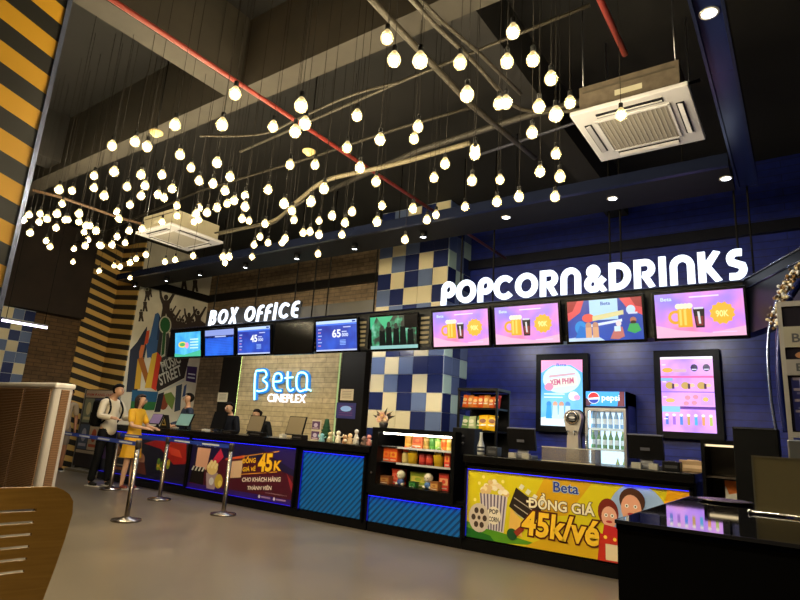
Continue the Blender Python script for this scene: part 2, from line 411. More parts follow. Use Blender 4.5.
# =================================================================== SETTING
CEIL = 5.3; XL = -13.5; XM = -12.5; YB = 8.8
floor_m = mottled((.385, .35, .30), (.45, .405, .345), 1.3, .3, 0, 8, (1, 1, 1), 0, .05)
struct(MB().bx(-15.2, 4, -4, 9.2, -.1, 0, floor_m).build('floor'))
ceil_m = mottled((.045, .036, .03), (.075, .062, .05), 1.2, .9, .2)
struct(MB().bx(-15.2, 4, -4, 9.2, CEIL, CEIL+.1, ceil_m).build('ceiling'))
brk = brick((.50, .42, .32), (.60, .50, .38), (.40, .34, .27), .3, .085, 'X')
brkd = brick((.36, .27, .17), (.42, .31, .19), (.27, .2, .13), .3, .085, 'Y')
navy = brick((.10, .15, .47), (.11, .16, .49), (.065, .10, .33), 30, .105, 'X', .35, .006)
struct(MB().bx(XM, -6.3, YB, YB+.15, 0, CEIL, brk).build('wall_back_brick'))
struct(MB().bx(-6.3, 4, YB, YB+.15, 0, CEIL, navy).build('wall_back_blue'))
mur_m = mottled((.78, .74, .66), (.87, .83, .75), 2.5, .8)
wm = struct(MB().bx(XM-.15, XM, 6.9, YB, 0, CEIL, mur_m).build('wall_mural'))
yel, blk = (.84, .68, .38), (.13, .11, .09)
st_x = stripes(yel, blk, 'Y', -.23, .235, 0, .5)
st_y = stripes(yel, blk, 'X', -.10, .235, -.10*13.5-.23*6.87+.0, .5)
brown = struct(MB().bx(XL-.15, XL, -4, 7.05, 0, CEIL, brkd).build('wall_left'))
tag(MB().bx(XL, XL+.35, .5, 6.1, 3.28, CEIL-.01, mottled((.13, .095, .07), (.18, .13, .10), 2, .85)).build('bulkhead_panel'), 'dark brown bulkhead over the far left tiled pillar', 'bulkhead')
struct(MB().bx(-4.0-11.2, 4.15, -4.15, -4, 0, CEIL, MATTE).build('wall_front'))
struct(MB().bx(4, 4.15, -4, 9.0, 0, CEIL, MATTE).build('wall_right'))
# striped corner pillar, left
pl = thing('striped_pillar', 'far striped pillar in yellow and black chevrons between brown wall and mural', 'pillar', (0, 0, 0))
mb = MB().bx(XL, XL+.03, 6.20, 6.87, 0, CEIL-.01, st_x); mb.build('side_cladding', pl)
mb = MB().bx(XL+.03, XM, 6.87, 6.9, 0, CEIL-.01, st_y); mb.build('front_cladding', pl)
# near striped column
nc = thing('striped_column', 'huge near column with yellow and black diagonal stripes at left edge', 'column', (-3.5, 0, 0))
st_n = stripes((.82, .61, .14), (.13, .12, .10), 'Y', -.25, .235, 3.353+.25*.868-.235/2+.124, .5)
MB().bx(-.9, 0, -.6, 1.165, 0, CEIL-.01, st_n).build('shaft', nc)
MB().bx(-.02, .012, 1.165, 1.19, 0, CEIL-.01, mat((.62, .66, .8), .25, .8)).build('metal_corner_trim', nc)
# ---- tiled pillars
TC = {'c': mat((.83, .78, .64), .25), 'n': mat((.13, .165, .34), .22), 's': mat((.37, .43, .57), .25), 'w': mat((.70, .80, .76), .25)}
GROUT = mat((.78, .8, .82), .6)
TU = round((4.392-2.221)/.309)
TP = {0: 'scsnn', -1: 'csncn', -2: 'ncnsc', -3: 'cccns', -4: 'nscnc', -5: 'scnsn', 1: 'cnncs', 2: 'ncnsc', 3: 'cscns', 4: 'sncnc', 5: 'cnsnc', 6: 'snccn', 7: 'ncnsc', 8: 'csncn', 9: 'scsnn', 10: 'ncnsc'}
for _k in range(5): TP[TU-_k] = ['scsnn', 'csncn', 'ncnsc', 'snccn', 'csnsc'][_k]
for _k in range(1, 4): TP[TU+_k] = ['cncsc', 'nscnc', 'cnscn'][_k-1]
def tiled(name, label, x0, y0, wx, wy, nx, ny, zb, rows, left=False, H_=.309):
    t = thing(name, label, 'pillar', (x0, y0, 0))
    MB().bx(0, wx, .012, wy, 0, CEIL-.01, GROUT).build('grout_core', t)
    mb = MB(); g = .008; nr = int((CEIL-.02)/H_)
    for r in range(nr+1):
        z0 = zb+(r-rows)*H_; z1 = z0+H_-g
        if z1 < .02 or z0 > CEIL-.1: continue
        z0 = max(z0, .002); z1 = min(z1, CEIL-.02)
        pat = TP.get(r-rows, 'csncn')
        for k in range(nx):
            a = k*wx/nx+g/2; b = (k+1)*wx/nx-g/2
            mb.bx(a, b, 0, .012, z0, z1, TC[pat[k % 5]])
        for k in range(ny):
            a = .012+k*(wy-.012)/ny+g/2; b = .012+(k+1)*(wy-.012)/ny-g/2
            mb.bx(wx, wx+.012, a, b, z0, z1, TC['wssnnws'[(r+k*3) % 7]] if not left else TC[pat[(k*2+r*(k > 4)) % 5]])
    mb.build('tiles', t); return t
tiled('tiled_pillar', 'pillar of cream and blue square tiles behind the long counter', -6.31, 8.0, 1.50, .8, 5, 3, 2.221, 6)
tiled('tiled_pillar', 'tiled checkered pillar at far left behind the white tube light', XL, 3.92, .10, 1.28, 1, 6, 2.6, 5, True, .225)
# ---- mural picture
def Mu(u, v): p = PX(u, v, XM); return (p.y-6.9, p.z)
mb = MB(); A = Art(mb, 0, -.002, .75)
dk = (.22, .17, .15); db = (.15, .17, .24)
def mp(pts, c): A.poly([Mu(*p) for p in pts], c)
def dude(u, v, s, arms=True):
    mp([(u-4*s, v-6.5*s), (u+4*s, v-6.5*s), (u+3.4*s, v+1*s), (u+5.5*s, v+13*s), (u+1.6*s, v+13*s), (u, v+6*s), (u-1.6*s, v+13*s), (u-5.5*s, v+13*s), (u-3.4*s, v+1*s)], dk)
    mp([(u+2.2*s*math.cos(k*PI/5), v-9.2*s+2.7*s*math.sin(k*PI/5)) for k in range(10)], dk)
    if arms:
        mp([(u-4*s, v-3*s), (u-1.5*s, v-6*s), (u-3.6*s, v-10*s), (u-4.6*s, v-17*s), (u-6.6*s, v-17*s), (u-6*s, v-9*s)], dk)
        mp([(u+4*s, v-3*s), (u+1.5*s, v-6*s), (u+5*s, v-11*s), (u+8.6*s, v-17*s), (u+10.8*s, v-16*s), (u+7*s, v-9*s)], dk)
dude(166, 307, 1.05)
for u, v, s in ((147, 294, .5), (145, 305, .5), (141, 315, .5), (184, 282, .6), (195, 284, .6), (150, 292, .4)): dude(u, v, s, False)
for u, v, s in ((173, 322, .75), (178, 325, .6), (189, 322, .8), (198, 320, .8), (193, 326, .6), (183, 326, .6), (171, 314, .5)): dude(u, v, s)
mp([(170, 330), (176, 322), (186, 324), (200, 320), (206, 324), (204, 352), (172, 356)], dk)
mp([(126, 392), (130, 350), (137, 342), (143, 332), (147, 326), (146, 350), (137, 392)], db)
mp([(150, 356), (156, 330), (168, 330), (172, 352), (166, 362), (152, 362)], (.2, .19, .2))
mp([(146, 346), (150, 336), (155, 314), (158, 312.5), (160, 316), (158, 340), (156, 356), (147, 358)], (.22, .36, .56))
mp([(156.5, 340), (158.5, 340), (161, 318), (159, 316)], (.12, .2, .36))
mp([(144, 345), (146.5, 331), (149.5, 330), (148, 343)], (.82, .32, .16)); mp([(139, 352), (141, 345), (145, 345), (142, 358), (139, 358)], (.8, .45, .25))
mp([(165+6.2*math.cos(k*PI/9), 325+9*math.sin(k*PI/9)) for k in range(18)], (.75, .74, .66))
mp([(162.5, 334), (166, 334), (165, 356), (160, 358)], (.75, .74, .66))
mp([(165+5*math.cos(k*PI/9), 325+7.6*math.sin(k*PI/9)) for k in range(18)], (.12, .36, .18)); mp([(163, 330), (166, 330), (164, 354), (161, 356)], (.14, .34, .18))
mp([(134, 389), (137.5, 359), (142.5, 358), (140, 389)], (.80, .62, .18)); mp([(137.5, 359), (143, 357), (148.5, 376), (146, 385)], (.62, .36, .12))
mp([(152, 354), (157, 352), (151, 388), (144.5, 388)], (.88, .70, .22)); mp([(157, 352), (161.5, 357), (156, 391), (151, 388)], (.80, .22, .12))
mp([(160, 364), (187, 351), (189, 358), (184, 378), (157, 392), (156, 388)], (.16, .11, .10))
a = Mu(162.5, 372.5); b = Mu(182, 362); r = math.atan2(b[1]-a[1], b[0]-a[0]); L_ = math.hypot(b[0]-a[0], b[1]-a[1])
A.text('MUSIC', a[0], a[1], a[0]+L_, a[1]+.26, (.78, .76, .72), .02, .25, r)
a = Mu(160.5, 386); b = Mu(183, 374.5); r = math.atan2(b[1]-a[1], b[0]-a[0]); L_ = math.hypot(b[0]-a[0], b[1]-a[1])
A.text('STREET', a[0], a[1], a[0]+L_, a[1]+.27, (.78, .76, .72), .02, .25, r)
mp([(157, 393), (184, 379), (184.5, 381), (157, 395)], (.75, .74, .7))
mp([(132, 390), (158, 392), (156, 402), (131, 401)], (.12, .34, .5)); mp([(131, 401), (156, 402), (154, 410), (130, 410)], (.16, .42, .22))
mp([(163+5*math.cos(k*PI/6), 402+8*math.sin(k*PI/6)) for k in range(12)], (.5, .22, .12)); mp([(164, 394), (171, 392), (175, 398), (172, 410), (166, 402)], (.42, .5, .22))
mp([(158, 394), (164, 392), (160, 412), (154, 412)], (.1, .1, .14))
mp([(176, 386), (182, 384), (180, 410), (174, 412)], (.2, .24, .3)); mp([(184, 386), (186.5, 384), (185, 396), (182, 397)], (.2, .28, .45))
mp([(187, 366), (197, 367), (195.5, 383), (185.5, 381)], (.22, .13, .34)); mp([(188, 373), (195, 374), (195, 375.4), (188, 374.4)], (.8, .8, .85)); mp([(187.5, 376.5), (194.5, 377.5), (194.5, 379), (187.5, 378)], (.8, .8, .85))
mo = mb.build('mural', wm, (XM, 6.9, 0), PI/2); mo['label'] = 'street music mural with dancing silhouettes and the words music street'
# ---- dark ledges on the back walls
DK = mat((.09, .08, .075), .55); DN = mat((.05, .055, .10), .5)
struct(MB().bx(XM+.09, -6.46, YB-.09, YB-.001, 4.2, 4.38, DK).build('trim_1'))
struct(MB().bx(-4.83, 3.9, YB-.09, YB-.001, 4.2, 4.36, DN).build('trim_2'))
struct(MB().bx(XM+.001, XM+.09, 6.9, YB, 4.2, 4.38, DK).build('trim_3'))
# =================================================================== CEILING STRUCTURE
BEAM = mottled((.175, .155, .12), (.22, .195, .155), 3, .8); BEAMD = mottled((.07, .06, .05), (.105, .09, .075), 3, .85)
tag(MB().bx(-13.5, 3.9, 3.1, 3.34, 4.5, CEIL, BEAM).build('ceiling_beam'), 'long grey ceiling beam crossing the whole hall', 'beam')
tag(MB().bx(-4.62, -4.36, -3.9, 3.09, 4.5, CEIL, BEAM).build('ceiling_beam'), 'grey ceiling beam beside red pipe, top left', 'beam')
tag(MB().bx(-8.6, -8.2, -3.9, 3.09, 4.6, CEIL, BEAMD).build('ceiling_beam'), 'dark brown beam above the hanging bulbs at far left', 'beam')
tag(MB().bx(-2.3, -2.0, 3.35, 8.7, 4.75, CEIL, BEAMD).build('ceiling_beam'), 'dark beam running back above the bulbs near popcorn sign', 'beam')
tag(MB().bx(-13.5, -8.7, 1.3, 1.6, 4.5, CEIL, BEAMD).build('ceiling_beam'), 'short dark beam over the far left corner', 'beam')
# soffit strip with steel channel over the counter
SOF = mat((.085, .08, .085), .6); CH = mat((.16, .19, .30), .25, .6)
so = thing('soffit', 'long dark soffit strip with blue-grey steel edge above the counter', 'soffit', (0, 0, 4.0))
MB().bx(-11.72, -.42, 5.99, 6.6, 0, .07, SOF).build('panel', so)
mb = MB().bx(-11.72, -.42, 5.93, 5.945, 0, .13, CH).bx(-11.72, -.42, 5.945, 5.99, 0, .012, CH).bx(-11.72, -.42, 5.945, 5.99, .118, .13, CH); mb.build('steel_channel', so)
for x in [-11.6, -9.6, -7.2, -4.8, -2.9, -.9]: MB().tube([(x, 6.5, .07), (x, 6.5, CEIL-4.0)], .008, MATTE, 6).build('hanger_rod', so)
rb = thing('steel_beam', 'glossy navy steel channel beam running toward the camera at right', 'beam', (-.30, 0, 4.0))
NV = mat((.10, .15, .32), .25, .3)
MB().bx(-.075, .075, -3.5, 6.6, .03, .06, NV).build('web', rb)
mb = MB().bx(-.095, -.075, -3.5, 6.6, -.0, .16, CH).bx(.075, .095, -3.5, 6.6, -.0, .16, CH); mb.build('flange', rb)
for y in (-3, 0, 3.4): MB().tube([(0, y, .05), (0, y, CEIL-4.0)], .008, MATTE, 6).build('hanger_rod', rb)
# down lights
dl_lab = ['in the steel beam near top right', 'at the corner under the steel beam', 'above the letters RI of the popcorn sign', 'above the letters CO of the popcorn sign',
 'over the tiled pillar', 'above the brick wall left of tiled pillar', 'above the end of the box office sign', 'above the middle of the box office sign', 'above the start of the box office sign', 'in front of the mural', 'at the far left end of the soffit']
for i, (u, v) in enumerate([(711, 16), (741, 171), (611, 196), (506, 217), (424, 232), (355, 244), (297, 254), (248, 264), (203, 272), (170, 278), (140, 284)]):
    p = PZ(u, v, 4.0); y = 6.24 if i else 3.644; x = -.30 if i == 0 else (-.345 if i == 1 else p.x)
    if i == 1: x = -.47
    t = thing('downlight', 'small round white downlight '+dl_lab[i], 'downlight', (x, y, 4.0 if i else 4.03), 0, 'downlights along the soffit')
    if i >= 4: MB().lathe([(0, 0), (.055, 0), (.055, -.09), (.045, -.09), (.045, -.07), (0, -.07)], (0, 0, 0), BLACK).build('housing', t); zz = -.072
    else: MB().lathe([(.045, 0), (.06, 0), (.06, -.008), (.045, -.008)], (0, 0, 0), WHITE).build('trim_ring', t); zz = -.004
    MB().cyl((0, 0, zz), .044, -.004, 0, mat((.95, .97, 1.), .3, 0, 14)).build('lens', t)
    ld = bpy.data.lights.new('spot', 'SPOT'); ld.energy = 60; ld.spot_size = 2.0; ld.spot_blend = .6; ld.color = (.85, .92, 1); ld.shadow_soft_size = .04
    lo = bpy.data.objects.new('lamp', ld); C.objects.link(lo); lo.parent = t; lo.location = (0, 0, zz-.012)
# pipes, conduits and trays
def pipe(name, label, pts, r, m, cat='pipe'): return tag(MB().tube(pts, r, m, 8).build(name), label, cat)
RED = mat((.50, .16, .11), .45); COND = mat((.28, .255, .21), .5, .3)
pipe('sprinkler_pipe', 'red sprinkler pipe crossing the ceiling from top left', [(-3.98, -3.5, 4.25), (-3.98, 8.5, 4.25)], .022, RED)
pipe('sprinkler_pipe', 'red sprinkler pipe ending above the large air conditioner', [(-.93, -3.5, 4.25), (-.93, 4.1, 4.25)], .024, RED)
def Zs(pts, z): return [PZ(u, v, z) for u, v in pts]
def smooth(pts, n=6):
    pts = [Vector(p) for p in pts]; out = []
    for i in range(len(pts)-1):
        a, b, c, d = pts[max(i-1, 0)], pts[i], pts[i+1], pts[min(i+2, len(pts)-1)]
        for k in range(n):
            t = k/n; out.append(.5*((2*b)+(c-a)*t+(2*a-5*b+4*c-d)*t*t+(3*b-a-3*c+d)*t**3))
    return out+[pts[-1]]
pipe('conduit', 'bent pale flexible conduit looping near the upper centre bulbs', smooth(Zs([(380, -35), (435, 25), (470, 58), (497, 88), (512, 104), (530, 111), (560, 112), (620, 104)], 4.25)), .018, COND, 'conduit')
pipe('conduit', 'straight grey conduit beside the looping one', Zs([(385, -38), (440, 20), (478, 52), (521, 94)], 4.3), .016, COND, 'conduit')
pipe('cable_tray', 'narrow grey cable tray running back through upper centre', Zs([(330, -45), (400, 30), (470, 104), (535, 158)], 4.35), .028, COND, 'tray')
pipe('conduit', 'thin cross conduit passing behind the upper centre bulbs', Zs([(240, 152), (400, 82), (590, 5)], 4.45), .014, COND, 'conduit')
pipe('conduit', 'thin cross conduit over the small ceiling air conditioner', Zs([(40, 258), (200, 191), (310, 158), (400, 128), (470, 108)], 4.85), .018, COND, 'conduit')
pipe('conduit', 'flexible pale drain hose curving from the small air conditioner', smooth(Zs([(205, 237), (240, 229), (275, 220), (300, 199), (325, 181), (360, 172), (400, 163), (470, 143)], 4.2)), .028, mat((.45, .41, .32), .6), 'conduit')
pipe('conduit', 'second thin hose curving under the pale drain hose', smooth(Zs([(215, 233), (250, 226), (272, 224), (288, 212), (305, 200)], 4.15)), .014, COND, 'conduit')
pipe('conduit', 'thin grey conduit sloping across far left bulbs', Zs([(32, 190), (60, 197), (120, 218), (150, 226)], 4.2), .02, mat((.4, .3, .22), .6), 'conduit')
pipe('conduit', 'long thin conduit below right steel soffit, near air conditioner', Zs([(470, 158), (560, 128), (700, 80)], 4.55), .016, mat((.25, .25, .3), .5), 'conduit')
pipe('cable_tray', 'dark flat cable tray crossing behind the centre bulbs', Zs([(330, 190), (420, 150), (520, 118), (600, 96)], 4.6), .035, mat((.24, .22, .19), .6), 'tray')
pipe('hanging_cable', 'drooping grey cable at far upper left between bulbs', smooth(Zs([(200, 136), (240, 136), (270, 132), (300, 118), (350, 96), (400, 82)], 4.4)), .012, COND, 'cable')
for (u, v), lab in (((156, 133), 'cream smoke detector hanging by the upper left bulbs'), ((309, 152), 'small white smoke detector above the middle bulbs')):
    p = PZ(u, v, 4.3); t = thing('smoke_detector', lab, 'detector', p)
    MB().lathe([(0, -.04), (.03, -.04), (.05, -.02), (.075, 0), (.075, .015), (0, .015)], (0, 0, 0), mat((.85, .75, .5), .5)).build('head', t)
    MB().tube([(0, 0, .015), (0, 0, CEIL-4.3)], .008, MATTE, 6).build('stem', t)
# ---- ceiling cassette air conditioners
def aircon(label, x0, x1, y0, y1, z, body):
    t = thing('ceiling_air_conditioner', label, 'air conditioner', ((x0+x1)/2, (y0+y1)/2, z)); w = (x1-x0)/2; d = (y1-y0)/2
    pw = mat((.80, .79, .80), .45)
    mb = MB(); a, b = .055, .30   # frame with slots
    mb.rbox(-w, w, -d, d, .004, .045, pw, .008, 2)
    mb.build('panel', t)
    g = w*.60
    mb = MB(); mb.bx(-g, g, -g, g, -.006, .006, mat((.58, .55, .50), .6))
    for k in range(15):
        q = -g+2*g*(k+.5)/15; mb.bx(q-.005, q+.005, -g, g, -.010, -.005, mat((.66, .64, .6), .6))
    mb.build('intake_grille', t)
    for k in range(4):
        m2 = MB(); M = Matrix.Rotation(k*PI/2, 3, 'Z')
        m2.box(M @ Vector((0, -w*.80, .001)), (g*1.9, w*.13, .01), mat((.10, .10, .12), .5), M)
        m2.build('air_slot', t)
        m3 = MB(); m3.box(M @ Vector((0, -w*.80, -.010)), (g*1.86, w*.085, .006), pw, M @ Matrix.Rotation(.35, 3, 'X')); m3.build('louver', t)
        m4 = MB(); m4.box(M @ Vector((0, -g-.012, -.006)), (2*g+.045, .02, .012), pw, M); m4.build('grille_frame', t)
    mb = MB(); mb.bx(-w*.86, w*.86, -d*.86, d*.86, .045, .30, body); mb.build('casing', t)
    if body is not pw: MB().bx(-.1, .12, -d*.86-.004, -d*.86, .13, .18, mat((.75, .72, .62), .6)).bx(-w*.86+.03, w*.86-.03, -d*.86-.006, -d*.86, .235, .25, mat((.3, .27, .22), .6)).build('rating_plate', t)
    for sx in (-1, 1):
        for sy in (-1, 1): MB().tube([(sx*w*.8, sy*d*.8, .30), (sx*w*.8, sy*d*.8, CEIL-z)], .006, STEEL, 6).build('hanger_rod', t)
    return t
aircon('large white square ceiling air conditioner at upper right', -1.475, -.54, 4.40, 5.36, 4.02, mottled((.33, .29, .24), (.42, .37, .31), 12, .8, .3))
aircon('smaller looking white ceiling air conditioner at left above box office bulbs', -8.42, -7.47, 4.42, 5.38, 4.02, mat((.66, .62, .52), .7))
# ---- bulbs
BL = [(175,125),(135,142),(147,147),(112,146),(235,94),(222,125),(301,106),(273,127),(295,132),(305,124),(387,38),(394,60),(357,116),(380,140),(347,148),
(420,61),(460,63),(513,32),(507,62),(533,60),(551,79),(467,95),(499,104),(506,103),(539,107),(556,115),(570,103),(532,133),(418,127),(414,139),(475,149),(621,115),
(180,155),(191,168),(199,181),(94,176),(94,188),(114,172),(104,196),(59,190),(72,191),(141,175),(162,175),(145,186),(127,187),(141,196),(172,189),(158,195),(164,198),
(62,204),(130,205),(177,206),(177,216),(162,222),(199,208),(196,214),(199,220),(194,222),(117,212),(119,219),(29,215),(23,220),(40,214),(39,222),(47,219),(57,214),(65,220),(68,220),
(79,214),(79,222),(56,228),(30,233),(86,226),(90,226),(84,232),(96,231),(88,240),(85,246),(46,241),(50,247),(74,249),(73,262),(99,271),(99,245),(101,246),(112,245),(125,243),(117,237),
(129,231),(142,229),(136,259),(146,255),(130,263),(114,266),(120,267),(130,278),(165,262),(175,260),(193,256),
(217,163),(213,184),(230,177),(225,191),(234,201),(227,204),(217,208),(207,213),(245,196),(245,207),(242,219),(249,221),(265,224),(268,190),(284,204),(292,211),(294,220),(311,202),(290,165),(315,165),
(324,189),(260,237),(254,245),(268,243),(285,239),(282,243),(252,257),(229,257),(223,257),(225,263),(319,221),(319,235),(318,254),(303,233),(310,232),(332,216),(345,223),(352,212),(342,235),(360,168),(376,182),(382,206),(377,222),
(445,164),(434,178),(475,154),(472,181),(500,180),(497,202),(519,197),(540,172),(556,154),(560,177),(555,197),(413,209),(436,215),(427,220),(465,207),(405,240)]
HOT = mat((1., .93, .76), .3, 0, 400); HALO = mat((1., .88, .60), .3, 0, 2.0, .30)
rnd = random.Random(3); placed = []; base_t = None; ncount = 0
special = {(621, 115): 'lone glowing bare bulb in front of the large air conditioner', (513, 32): 'uppermost glowing bulb of the cluster right of top centre', (387, 38): 'uppermost glowing bulb left of top centre, against grey beam',
 (235, 94): 'glowing bulb hanging just under the grey beam near red pipe', (405, 240): 'lowest glowing bulb, hanging in front of the tiled pillar', (175, 125): 'glowing bulb nearest the cream smoke detector, on its right',
 (130, 278): 'lowest glowing bulb, hanging before the far striped pillar', (360, 168): 'glowing bulb at the joint of the red pipe, centre', (318, 254): 'lowest glowing bulb before the bricks above box office sign',
 (99, 271): 'low glowing bulb over the left top of the far striped pillar', (73, 262): 'low glowing bulb before the brown wall, leftmost of the low ones', (556, 115): 'glowing bulb just left of the large air conditioner corner', (570, 103): 'glowing bulb touching the left edge of large air conditioner'}
def zone(u, v):
    if u > 480: return 'glowing bare bulb hanging between the centre and the large air conditioner'
    if u > 400: return 'glowing bare bulb hanging above and left of the popcorn sign'
    if u > 320: return 'glowing bare bulb hanging left of the tiled pillar top'
    if u > 255: return 'glowing bare bulb hanging above the box office sign' if v > 180 else 'glowing bare bulb high up between the two red pipe crossings'
    if u > 200: return 'glowing bare bulb right of the small ceiling air conditioner'
    if u > 150: return 'glowing bare bulb close around the small ceiling air conditioner'
    if u > 100: return 'glowing bare bulb left of the small ceiling air conditioner' if v > 185 else 'glowing bare bulb high up at left near the smoke detector'
    return 'glowing bare bulb in the dense far left cluster' if v > 205 else 'glowing bare bulb along the top of the far left cluster'
cable_cache = {}
for (u, v) in BL:
    zz = rnd.uniform(3.0, 3.5) if u > 200 else rnd.uniform(3.15, 3.6)
    p = PZ(u, v, zz)
    if -8.6 < p.x < -7.3 and 4.25 < p.y < 5.5 or -1.6 < p.x < -.45 and 4.3 < p.y < 5.45:
        zz = 3.3; p = PZ(u, v, zz)
        while (-8.6 < p.x < -7.3 and 4.3 < p.y < 5.45 or -1.6 < p.x < -.45 and 4.3 < p.y < 5.45) and zz > 2.7: zz -= .05; p = PZ(u, v, zz)
    for _k in range(12):
        if all((p.x-q_[0])**2+(p.y-q_[1])**2 > .012 for q_ in placed): break
        zz += .05 if _k < 5 else -.09; p = PZ(u, v, zz)
    placed.append((p.x, p.y))
    if base_t is None:
        t = thing('hanging_bulb', 'x', 'light bulb', p, 0, 'bare pendant bulbs')
        MB().lathe([(0, -.040), (.015, -.0375), (.029, -.027), (.037, -.011), (.038, .005), (.032, .023), (.022, .037), (.014, .052)], (0, 0, 0), HALO, 20).build('glass_bulb', t)
        MB().ball((0, 0, -.002), .023, HOT, 12).build('filament', t)
        MB().lathe([(.013, .050), (.015, .053), (.015, .088), (.005, .095), (0, .095)], (0, 0, 0), mat((.04, .035, .03), .9), 12).build('socket', t)
        MB().tube([(0, 0, .09), (0, 0, 2.0)], .0020, mat((.10, .085, .07), .8), 5).build('cable', t); base_t = t
    else: t = dup(base_t, p)
    for ch in t.children:
        if ch.name.startswith('cable'): ch.scale.z = (CEIL-p.z-.0)/2.0
    t['label'] = special.get((u, v), zone(u, v))
# tube light on the left
p0 = PX(2, 320, -11); p1 = PX(47, 328, -11)
t = thing('tube_light', 'white fluorescent tube light hanging at far left over tiled pillar', 'lamp', ((p0+p1)/2))
hl = (p1.y-p0.y)/2
MB().tube([(0, -hl, 0), (0, hl, 0)], .02, mat((.92, .88, 1.), .3, 0, 5), 10).build('tube', t)
MB().bx(-.025, .025, -hl, hl, .02, .05, GREY).build('fixture', t)
for sy in (-1, 1): MB().tube([(0, sy*hl*.85, .05), (0, sy*hl*.85, CEIL-p0.z)], .006, MATTE, 6).build('suspension_wire', t)
# =================================================================== SCREEN BAND
YS = 6.55
bl = PY(172, 335, 6.7).x
bz1 = 3.02; bz0 = 2.40
bh = thing('sign_bulkhead', 'long black box beam hung over the counter carrying screens and signs', 'bulkhead', (0, 6.66, 0))
mb = MB().bx(bl, -.42, 0, .26, bz0+.04, bz1, mat((.022, .022, .028), .4)); mb.build('casing', bh)
mb = MB(); q = [(-.42, 0), (-.42, .26), (.3, -.85), (.12, -1.0)]
for z0, z1 in ((bz0+.04, bz1),):
    mb.add([(x, y, z0) for x, y in q]+[(x, y, z1) for x, y in q], [(0, 1, 2, 3), (7, 6, 5, 4), (0, 3, 7, 4), (3, 2, 6, 7), (2, 1, 5, 6), (1, 0, 4, 5)], mat((.03, .035, .07), .35))
mb.build('angled_end', bh)
mb = MB(); mb.tube([(bl, -.01, bz1-.015), (-.42, -.01, bz1-.015), (.13, -1.02, bz1-.015)], .012, CH, 6); mb.tube([(-.42, -.01, bz1-.12), (.13, -1.02, bz1-.12)], .01, CH, 6); mb.build('edge_rail', bh)
for u in (222, 262, 300, 318, 332, 378, 462, 494, 610, 621, 738, 752): x = PY(u, 250, 6.8).x; MB().tube([(x, .14, bz1), (x, .14, CEIL)], .012, MATTE, 6).build('hanger_rod', bh)
for k, x in enumerate((-9.6, -8.2, -6.2, -4.2, -2.6, -1.2)):  # unseen lamps added behind the bulkhead to brighten the back wall and pillar
    MB().rbox(x-.14, x+.14, .27, .36, bz1-.12, bz1-.03, BLACK, .01, 2).build('added_fill_lamp', bh)
    MB().bx(x-.12, x+.12, .361, .366, bz1-.11, bz1-.04, mat((1., .97, .9), .3, 0, 8)).build('added_fill_lens', bh)
    la = bpy.data.lights.new('added_fill_light', 'AREA'); la.energy = 18; la.size = .24; la.color = (1, .95, .87)
    lo = bpy.data.objects.new('added_fill_light', la); C.objects.link(lo); lo.parent = bh; lo.location = (x, .38, bz1-.08); lo.rotation_euler = (math.radians(42), 0, 0)
LET = mat((.90, .94, 1.), .4, 0, 1.7)
s1 = thing('illuminated_sign', 'glowing white letters reading POPCORN&DRINKS on top of the bulkhead', 'sign', (0, 6.70, bz1))
xa = PY(441, 306, 6.7).x; xb = PY(748, 278, 6.7).x
sign_word(s1, 'POPCORN&DRINKS', xa, xb, .01, .36, LET, None)
s2 = thing('illuminated_sign', 'glowing white letters reading BOX OFFICE on top of the bulkhead', 'sign', (0, 6.70, bz1))
xa = PY(208, 327, 6.7).x; xb = PY(298, 318, 6.7).x
sign_word(s2, 'BOX OFFICE', xa, xb, .01, .33, LET, None, .08, t=.15, gap=.18)
# brick-patterned backing board seen right of BOX OFFICE
tag(MB().bx(PY(300, 300, 6.84).x, PY(372, 300, 6.84).x, 6.885, 6.915, bz1+.002, bz1+.26, mat((.27, .25, .21), .6)).bx(PY(207, 300, 6.84).x, PY(300, 300, 6.84).x, 6.885, 6.915, bz1+.002, bz1+.36, mat((.16, .15, .14), .6)).build('sign_backing_board'), 'dark backing board behind the box office letters', 'board')
# ---- the screens
BEZ = mat((.03, .03, .035), .25)
PINK = swirl([(.3, (.45, .50, .98)), (.45, (.78, .55, .98)), (.6, (.98, .60, .86)), (.75, (.97, .45, .55))], 2.2, 1.0)
BLU = swirl([(.3, (.05, .25, .75)), (.7, (.12, .45, .95))], 3, 1.0); NAVB = swirl([(.35, (.08, .16, .62)), (.7, (.16, .36, .85))], 3, 1.0)
SCENE = swirl([(.3, (.03, .06, .06)), (.45, (.05, .2, .16)), (.55, (.15, .6, .42)), (.7, (.5, .8, .7))], 7, .9)
SKY = swirl([(.3, (.15, .6, .95)), (.7, (.4, .85, 1.))], 5, 1.0)
sw, sh = .84, .475
def screen(u, v, label, art, bg, w=sw):
    p = PY(u, v, YS)
    t = thing('wall_screen', label, 'screen', (p.x, YS, 2.655), 0, 'screens along the bulkhead'); t.rotation_euler.x = math.radians(9)
    MB().rbox(-w/2-.03, w/2+.03, 0, .05, -sh/2-.03, sh/2+.03, BEZ, .006, 2).build('bezel', t)
    mb = MB(); mb.add([(-w/2, -.002, -sh/2), (w/2, -.002, -sh/2), (w/2, -.002, sh/2), (-w/2, -.002, sh/2)], [(0, 1, 2, 3)], bg)
    if art: art(Art(mb, 1.0, -.002, .3))
    mb.build('display', t)
    MB().bx(-.1, .1, .05, .10, -.1, .1, BLACK).build('wall_mount', t)
    return t
